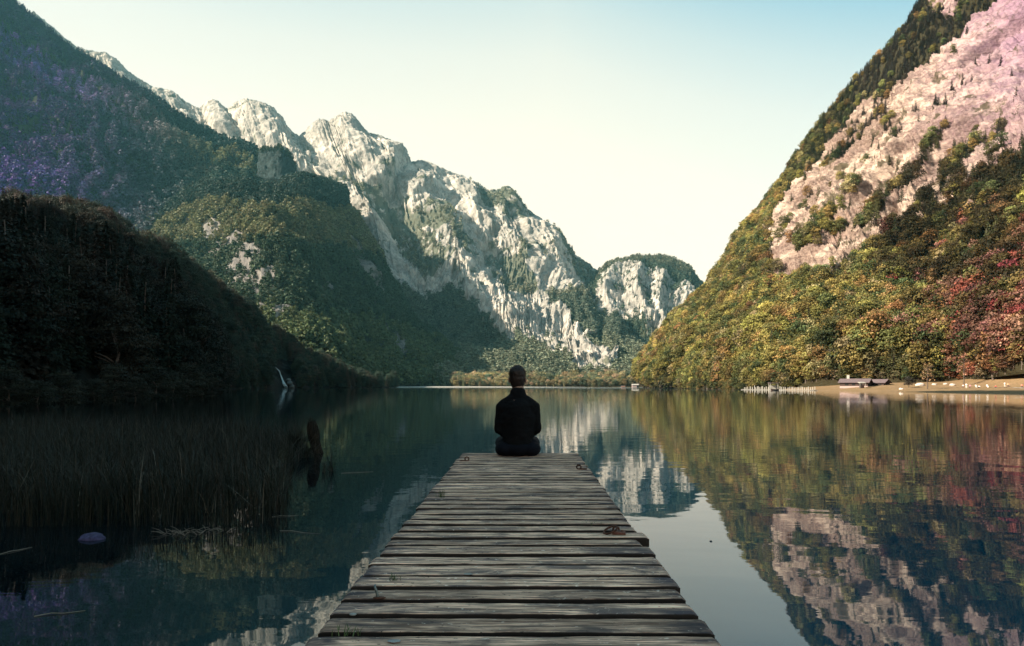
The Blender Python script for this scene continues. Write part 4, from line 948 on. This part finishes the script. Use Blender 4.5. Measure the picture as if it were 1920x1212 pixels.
# ------------------------------------------------------------------ pier
DZ = 1.10
m = NM('weathered_planks', .85, .2)
pid = m.attr('plank'); tone_ = m.attr('tone'); endd = m.attr('endvignette')
tcn = m.n('ShaderNodeTexCoord'); cmb = m.n('ShaderNodeCombineXYZ'); spx = m.n('ShaderNodeSeparateXYZ'); m.l(tcn.outputs['Object'], spx.inputs[0])
m.l(m.math('ADD', spx.outputs[0], m.math('MULTIPLY', pid, 7.31)), cmb.inputs[0]); m.l(m.math('MULTIPLY', spx.outputs[1], 1.0), cmb.inputs[1]); m.l(m.math('MULTIPLY', pid, 3.7), cmb.inputs[2])
def pco(sx, sy):
    mp = m.n('ShaderNodeMapping'); mp.inputs['Scale'].default_value = (sx, sy, 1); m.l(cmb.outputs[0], mp.inputs[0]); return mp.outputs[0]
grain = m.noise(pco(2.2, 45), 1.6, 6, .65, .6); grain2 = m.noise(pco(6, 200), 1.2, 3, .6, .3); blot = m.noise(pco(3.2, 9), 1.1, 6, .62, .8); spk = m.noise(pco(26, 40), 1.3, 4, .6)
col = m.mix(m.ramp(grain, [(.40, 0.), (.58, 1.)]), (.20, .11, .075), (.92, .55, .38))
col = m.mix(m.ramp(grain2, [(.38, .85), (.50, 0.)]), col, (.07, .048, .038))
col = m.mix(m.ramp(blot, [(.47, 0.), (.62, .85)]), col, (.11, .078, .068))
col = m.mix(m.ramp(m.math('ADD', blot, endd), [(.60, 0.), (.85, .85)]), col, (.035, .03, .04))  # plank ends painted darker, imitating a vignette in the wood colour
col = m.mix(m.ramp(spk, [(.64, 0.), (.70, .8)]), col, (.80, .62, .50))
col = m.mix(m.ramp(spk, [(.30, .9), (.36, 0.)]), col, (.03, .022, .02))
hs = m.n('ShaderNodeHueSaturation'); col = m.mix(m.ramp(m.attr('side'), [(.25, 0.), (.8, 1.)]), col, (.02, .014, .011)); m.l(col, hs.inputs['Color']); m.l(m.math('ADD', m.math('MULTIPLY', tone_, .6), .95), hs.inputs['Value']); m.color(hs.outputs[0])  # near-black plank sides: gap shade put into the colour, plus dirt
m.bump(m.math('ADD', m.math('MULTIPLY', grain, .6), m.math('ADD', m.math('MULTIPLY', grain2, .5), m.math('MULTIPLY', spk, .3))), .9, .006)
M_plank = m.m
pier = empty('pier', (0, 0, DZ)); tag(pier, 'weathered wooden plank pier leading out over the lake', 'pier')
ys = 1.20; V_, F_, pidv, tonev, endv, sidev = [], [], [], [], [], []
rpk = random.Random(12); k = 0; edges_ = []
while ys < 7.10-.02:
    wd = rpk.uniform(.108, .122); gap = rpk.uniform(.030, .040)
    if ys+wd > 7.11: wd = 7.11-ys
    yc = ys+wd/2
    xl = -.567+(yc-1.836)/(7.11-1.836)*(.045)+rpk.gauss(0, .0045); xr = .571+(yc-1.836)/(7.11-1.836)*.118+rpk.gauss(0, .0045)
    if abs(yc-3.22) < .07: xr += .035
    if abs(yc-3.06) < .07: xr -= .02
    tl = rpk.gauss(0, .0010); th = .045; nx, ny = 90, 6; zc = rpk.gauss(0, .0009); rot = rpk.gauss(0, .0022); b = len(V_)
    ring = [(-1, -1), (-1, .3), (-.985, .68), (-.93, .97), (-.45, 1.02), (0, 1.0), (.45, 1.02), (.93, .97), (.985, .68), (1, .3), (1, -1)]
    U = np.linspace(0, 1, nx)
    for i, u in enumerate(U):
        x = xl+(xr-xl)*u
        n0 = .0042*perlin(x*5, k*3.1, 0)+.0022*perlin(x*19, k*5.3, 0)+.0016*perlin(x*55, k*2.3, 0); n1 = .0042*perlin(x*5, k*3.1+50, 0)+.0022*perlin(x*19, k*5.3+50, 0)+.0016*perlin(x*55, k*2.3+9, 0)
        er = max(0, 1-min(u, 1-u)/.012)
        for q, (sy, sz) in enumerate(ring):
            y = yc+sy*wd/2*(1-.06*er)+(n0 if sy < -.5 else n1 if sy > .5 else 0)+rot*(u-.5)*2
            z = (-th if sz == -1 else (sz-1)*.010)+(.0022*float(perlin(x*7, y*40, k)) if sz > .9 else 0)-er*.008*(sz > .5)+zc+tl*sy
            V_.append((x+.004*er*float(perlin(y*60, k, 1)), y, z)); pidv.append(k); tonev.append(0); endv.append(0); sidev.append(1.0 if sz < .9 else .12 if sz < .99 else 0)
        tv_ = .0
    tone0 = rpk.random(); nr = len(ring)
    for i in range(nx):
        dd_ = min(U[i], 1-U[i])
        for q in range(nr): tonev[b+i*nr+q] = tone0; endv[b+i*nr+q] = .22*max(0, 1-dd_/.16)+.05*(rpk.random())
    for i in range(nx-1):
        for q in range(nr-1): F_.append((b+i*nr+q, b+(i+1)*nr+q, b+(i+1)*nr+q+1, b+i*nr+q+1))
        F_.append((b+i*nr+nr-1, b+(i+1)*nr+nr-1, b+(i+1)*nr, b+i*nr))
    edges_.append((b, nr, nx)); ys += wd+gap; k += 1
V_ = np.array(V_); me = bpy.data.meshes.new('deck')
caps = []
for b, nr, nx in edges_: caps += [tuple(b+q for q in range(nr)), tuple(b+(nx-1)*nr+nr-1-q for q in range(nr))]
me.from_pydata(V_.tolist(), [], [tuple(reversed(f)) for f in F_+caps]); me.materials.append(M_plank)
for an_, arr in (('plank', pidv), ('tone', tonev), ('endvignette', endv), ('side', sidev)): me.attributes.new(an_, 'FLOAT', 'POINT').data.foreach_set('value', np.array(arr, dtype=np.float32))
bm = bmesh.new(); bm.from_mesh(me); bmesh.ops.recalc_face_normals(bm, faces=bm.faces); bm.to_mesh(me); bm.free()
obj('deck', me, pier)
for sx in (-.42, .47):
    b_ = MB(); b_.box((sx, 4.1, -.13), (.13, 6.0, .15)); b_.build('beam', M_timber, pier)
for sx in (-.42, .47):
    for yy_ in (1.6, 4.3, 6.85):
        b_ = MB(); b_.tube([(sx*.98, yy_, -4.5), (sx*.98, yy_, -.21)], .085, 14); b_.build('pile', M_timber, pier)
M_iron = plain('rusty_iron', (.10, .04, .025), .65, .6, .5, 40); M_iron2 = plain('worn_iron', (.16, .19, .19), .45, .8, .3, 60); M_rustp = plain('rust_plate', (.17, .07, .05), .8, .2, .4, 60)
def torus(mb_, c, rad, r_, M_, n=28, arc=1.0, sy=1.0):
    pts = [Vector(c)+M_ @ Vector((math.cos(a)*rad, math.sin(a)*rad*sy, 0)) for a in np.linspace(0, 2*math.pi*arc, n)]; mb_.tube(pts, r_, 9)
e = empty('mooring_ring', (.492, 3.225, DZ+.002)); tag(e, 'rusty mooring ring lying over on a bolted plate near the right edge', 'mooring ring')
b_ = MB(); b_.box((.012, -.005, .006), (.062, .036, .010), R(-8)); b_.blob((.028, 0, .014), (.006, .006, .004), 8, 6); b_.build('plate', M_rustp, e)
b_ = MB(); torus(b_, (0, .004, .018), .014, .0045, Matrix.Rotation(R(90), 3, 'X'), 16, .6); b_.build('eye', M_iron, e)
b_ = MB(); torus(b_, (-.026, .004, .017), .034, .0048, Matrix.Rotation(R(-24), 3, 'Y') @ Matrix.Rotation(R(12), 3, 'X'), 30, 1.0, .85); b_.build('ring', M_iron, e)
e = empty('iron_hook', (-.446, 2.245, DZ+.002)); tag(e, 'worn iron hook standing up from the planks near the left front', 'hook')
b_ = MB(); b_.tube([(.004, 0, -.01), (.003, 0, .012), (-.001, 0, .026), (-.004, 0, .034), (-.006, .004, .040), (-.006, .010, .041)], [.0048, .0048, .0045, .004, .0036, .003], 10); b_.build('shank', M_iron2, e)
b_ = MB(); b_.blob((.010, 0, .002), (.022, .012, .004), 14, 8); b_.build('base', M_iron, e)
for px, D, rz, lb in ((873, 6.36, .2, 'small dark iron ring at the far left corner of the pier'), (1088, 5.72, 2.9, 'small dark iron ring at the far right corner of the pier')):
    e = empty('mooring_ring', ((px-CX)/F*D, D, DZ+.002), rz); tag(e, lb, 'mooring ring')
    b_ = MB(); torus(b_, (.012, 0, .018), .018, .006, Matrix.Rotation(R(78), 3, 'X'), 22); b_.build('ring', M_iron, e)
    b_ = MB(); b_.box((-.025, 0, .004), (.06, .02, .008)); b_.build('plate', M_iron, e)
M_grass = NM('green_grass', .6, .2); M_grass.color(M_grass.ramp(M_grass.attr('tone'), [(0, (.03, .06, .015)), (1, (.10, .13, .05))])); _mr = M_reed; M_reed = M_grass.m
tuft('grass_tuft', 0, 2.455, 34, .030, .03, 'green grass tuft in the gap behind the iron hook', 'grass', .0022, DZ-.006, .9, .6, 0, x=-.335*1.27)
tuft('grass_tuft', 0, 4.30, 26, .07, .035, 'thin grass tuft growing between far planks on the left', 'grass', .0022, DZ-.006, .6, .6, 0, x=(826-CX)/F*4.3)
tuft('grass_tuft', 0, 1.93, 18, .035, .05, 'small grass tuft at the front left edge of the pier', 'grass', .003, DZ-.006, .8, .6, .2, x=(652-CX)/F*1.93)
tuft('grass_tuft', 0, 3.47, 14, .02, .06, 'moss like grass in the gap beside the rusty ring', 'grass', .003, DZ-.004, .9, .6, .2, x=.40)
M_reed = _mr
for k, (px, py, lb, c) in enumerate([(662, 1154, 'white pebble on the dark left end of a front plank', (.6, .6, .58)), (739, 1204, 'pale bird dropping on the lowest plank', (.6, .58, .55)), (878, 1078, 'pale bird dropping on the middle of a plank', (.5, .47, .42))]):
    D = F*.70/(py-HY); s_ = .007 if k == 0 else .011
    stone('pebble' if k == 0 else 'bird_dropping', ((px-CX)/F*D, D, DZ+.003), (s_*1.6, s_, .004 if k == 0 else .0015), plain('pale_spot', [q*.5 for q in c]), lb, 70+k, 'pebble' if k == 0 else 'dropping')

# ------------------------------------------------------------------ the sitting man
PX, PY = (971-CX)/F*6.86, 6.88
man = empty('person', (PX, PY, DZ)); tag(man, 'man in black sitting on the end of the pier with his back to us', 'person')
M_skinm = plain('man_skin', (.30, .17, .12), .5, var=.08, scale=20)
M_black = NM('black_cloth', .9, .1); fz = M_black.noise(M_black.coord((1, 1, 1.5)), 9, 4, .55, .8); M_black.color(M_black.mix(M_black.ramp(fz, [(.3, 0.), (.7, 1.)]), (.0035, .0035, .004), (.007, .007, .008))); M_black.bump(fz, .7, .03)
M_navy = NM('dark_denim', .9, .1); fz = M_navy.noise(M_navy.coord(), 12, 4); M_navy.color(M_navy.mix(fz, (.003, .0035, .006), (.007, .008, .013))); M_navy.bump(fz, .6, .02)
HEAD = Vector((-.004, .045, .785))
ARM = {}
for s in (-1, 1): ARM[s] = (Vector((s*.160, .0, .485)), Vector((s*.182, .005, .27)), Vector((s*.07, .225, .165)))
LEG = {s: (Vector((s*.105, .03, .085)), Vector((s*.165, .44, .09)), Vector((s*.13, .46, -.36))) for s in (-1, 1)}
b_ = MB()
b_.blob((0, -.01, .10), (.165, .125, .11), 20, 14); b_.capsule((0, -.005, .14), (0, -.01, .46), .115, .135, 18)
b_.blob((0, -.015, .42), (.165, .11, .13), 20, 14); b_.capsule((-.12, -.005, .49), (.12, -.005, .49), .055, .055, 14)
b_.capsule((0, .005, .54), (0, .03, .73), .066, .058, 16)
hb2 = [((0, .0, .025), (.076, .094, .085)), ((0, .03, -.035), (.063, .07, .075)), ((0, .06, -.075), (.04, .04, .035))]
for c, r_ in hb2: b_.blob(HEAD+Vector(c), r_, 20, 14)
b_.blob(HEAD+Vector((0, .112, -.015)), (.014, .02, .022), 8, 6); b_.blob(HEAD+Vector((0, .098, -.055)), (.026, .012, .012), 10, 6)
for s in (-1, 1):
    b_.blob(HEAD+Vector((s*.084, -.012, -.026)), (.010, .019, .033), 10, 8); b_.blob(HEAD+Vector((s*.03, .088, .012)), (.017, .012, .011), 8, 6)
    a, m_, c = ARM[s]; b_.capsule(a, m_, .050, .041, 14); b_.capsule(m_, c, .041, .028, 14)
    h_, kn, an_ = LEG[s]; b_.capsule(h_, kn, .085, .058, 16); b_.capsule(kn, an_, .056, .038, 14)
    b_.capsule(an_, an_+Vector((0, .10, -.055)), .038, .034, 12)
    # hand: palm, four unequal bent fingers, thumb from its side
    d = (c-m_).normalized(); side = Vector((-s*.45, .9, 0)).normalized(); up = d.cross(side).normalized()
    pal = c+d*.045; b_.capsule(c, c+d*.075, .026, .030, 12)
    for q, (o_, ln) in enumerate(((-.030, .062), (-.010, .074), (.010, .069), (.029, .053))):
        r0 = c+d*.088+side*o_; k1 = r0+d*ln*.45+Vector((0, 0, -.004)); k2 = k1+d*ln*.25+Vector((0, .004, -.016)); k3 = k2+d*ln*.08+Vector((0, .002, -.018))
        b_.capsule(r0, k1, .0095, .0088, 8); b_.capsule(k1, k2, .0088, .008, 8); b_.capsule(k2, k3, .008, .007, 8)
    t0 = c+d*.03+side*.026; t1 = t0+side*.028+d*.022; b_.capsule(t0, t1, .012, .010, 8); b_.capsule(t1, t1+d*.028+side*.006, .010, .0085, 8)
obj('body', remeshed(b_, 'body', M_skinm, .006, 3), man)
j_ = MB()   # jacket with stand-up collar
j_.capsule((0, -.015, .125), (0, -.015, .44), .135, .15, 20); j_.blob((0, -.02, .37), (.18, .135, .18), 24, 16); j_.blob((0, -.01, .25), (.165, .13, .16), 24, 16); j_.blob((0, -.01, .13), (.158, .14, .065), 20, 12)
j_.capsule((-.125, -.01, .475), (.125, -.01, .475), .078, .078, 16)
for s in (-1, 1): j_.capsule((s*.03, -.004, .565), (s*.145, -.008, .50), .068, .062, 14)
j_.capsule((0, .0, .55), (0, .012, .622), .088, .080, 20)
for s in (-1, 1):
    a, m_, c = ARM[s]; j_.capsule(a, m_, .062, .056, 18); j_.capsule(m_, c-(c-m_).normalized()*.01, .055, .042, 16); j_.blob(a+Vector((-s*.01, 0, -.005)), (.064, .07, .066), 14, 10)
jm = remeshed(j_, 'jacket', M_black.m, .010, 4)
co_ = np.zeros(len(jm.vertices)*3, dtype=np.float32); jm.vertices.foreach_get('co', co_); co_ = co_.reshape(-1, 3); nr_ = np.zeros(len(co_)*3, dtype=np.float32); jm.vertices.foreach_get('normal', nr_); nr_ = nr_.reshape(-1, 3)
wr = .0045*ridged(co_[:, 0]*6, co_[:, 1]*6, co_[:, 2]*16, 3)+.004*perlin(co_[:, 0]*14, co_[:, 1]*14, co_[:, 2]*20); co_ += nr_*wr[:, None]; jm.vertices.foreach_set('co', co_.ravel()); jm.update()
obj('jacket', jm, man)
t_ = MB(); t_.blob((0, -.02, .075), (.195, .15, .088), 24, 14)
for s in (-1, 1):
    h_, kn, an_ = LEG[s]; t_.capsule(h_+Vector((s*.012, 0, -.005)), kn, .100, .075, 18); t_.capsule(kn, an_, .072, .056, 16); t_.blob((s*.125, -.02, .068), (.106, .14, .080), 18, 12)
obj('trousers', remeshed(t_, 'trousers', M_navy.m, .010, 5), man)
for s in (-1, 1):
    an_ = LEG[s][2]; f_ = MB(); f_.capsule(an_+Vector((0, -.02, -.05)), an_+Vector((0, .13, -.085)), .048, .042, 14); f_.blob(an_+Vector((0, .05, -.105)), (.05, .15, .018), 14, 8); f_.capsule(an_, an_+Vector((0, -.01, -.05)), .05, .05, 12)
    obj('shoe', remeshed(f_, 'shoe', M_black.m, .008, 3), man)
# short hair: a close cap with small tufts
hb_m = NM('dark_brown_hair', .55, .3); hb_m.color((.018, .010, .007)); h_ = MB(); h_.blob(HEAD+Vector((0, -.012, .035)), (.083, .096, .088), 22, 16); h_.blob(HEAD+Vector((0, -.035, -.035)), (.072, .060, .075), 16, 12); h_.blob(HEAD+Vector((0, -.03, -.09)), (.055, .045, .04), 14, 10); h_.blob(HEAD+Vector((0, -.02, -.01)), (.081, .085, .08), 18, 12)
hm = remeshed(h_, 'hair', hb_m.m, .006, 3)
co_ = np.zeros(len(hm.vertices)*3, dtype=np.float32); hm.vertices.foreach_get('co', co_); co_ = co_.reshape(-1, 3); nr_ = np.zeros(len(co_)*3, dtype=np.float32); hm.vertices.foreach_get('normal', nr_); nr_ = nr_.reshape(-1, 3)
co_ += nr_*(.0035*perlin(co_[:, 0]*70, co_[:, 1]*70, co_[:, 2]*50)+.003)[:, None]; hm.vertices.foreach_set('co', co_.ravel()); hm.update()
ho = obj('hair', hm, man)
n = 900; q = r4.normal(size=(n, 3)); q /= np.linalg.norm(q, axis=1)[:, None]; q = q[(q[:, 2] > -.1)]; n = len(q)
base = np.array(HEAD)+np.array([0, -.012, .035])+q*np.array([.082, .095, .087]); tipd = q*.5+np.array([.25, -.2, .5])*.5+r4.normal(size=(n, 3))*.25; tipd /= np.linalg.norm(tipd, axis=1)[:, None]
sd_ = np.cross(tipd, q); sd_ /= np.linalg.norm(sd_, axis=1)[:, None]+1e-6; ln = (.010+.012*r4.random(n))[:, None]
V = np.stack([base-sd_*.0016, base+sd_*.0016, base+tipd*ln+sd_*.0003, base+tipd*ln-sd_*.0003], 1).reshape(-1, 3)
obj('hair_strands', mesh_np('hair_strands', V, np.arange(4*n).reshape(n, 4), None, [hb_m.m]), man)
#--HAZE
V = NM('haze_air'); V.t.nodes.remove(V.b)
pv = V.n('ShaderNodeVolumePrincipled'); pv.inputs['Color'].default_value = (.26, .74, .84, 1); pv.inputs['Density'].default_value = 0.33e-4; pv.inputs['Anisotropy'].default_value = .1
V.l(pv.outputs[0], V.t.nodes['Material Output'].inputs['Volume'])
mb = MB(); mb.box((0, 2300, 900), (9400, 7400, 1820)); hz = mb.build('haze', V.m); hz['kind'] = 'stuff'; hz['label'] = 'thin blue valley haze'
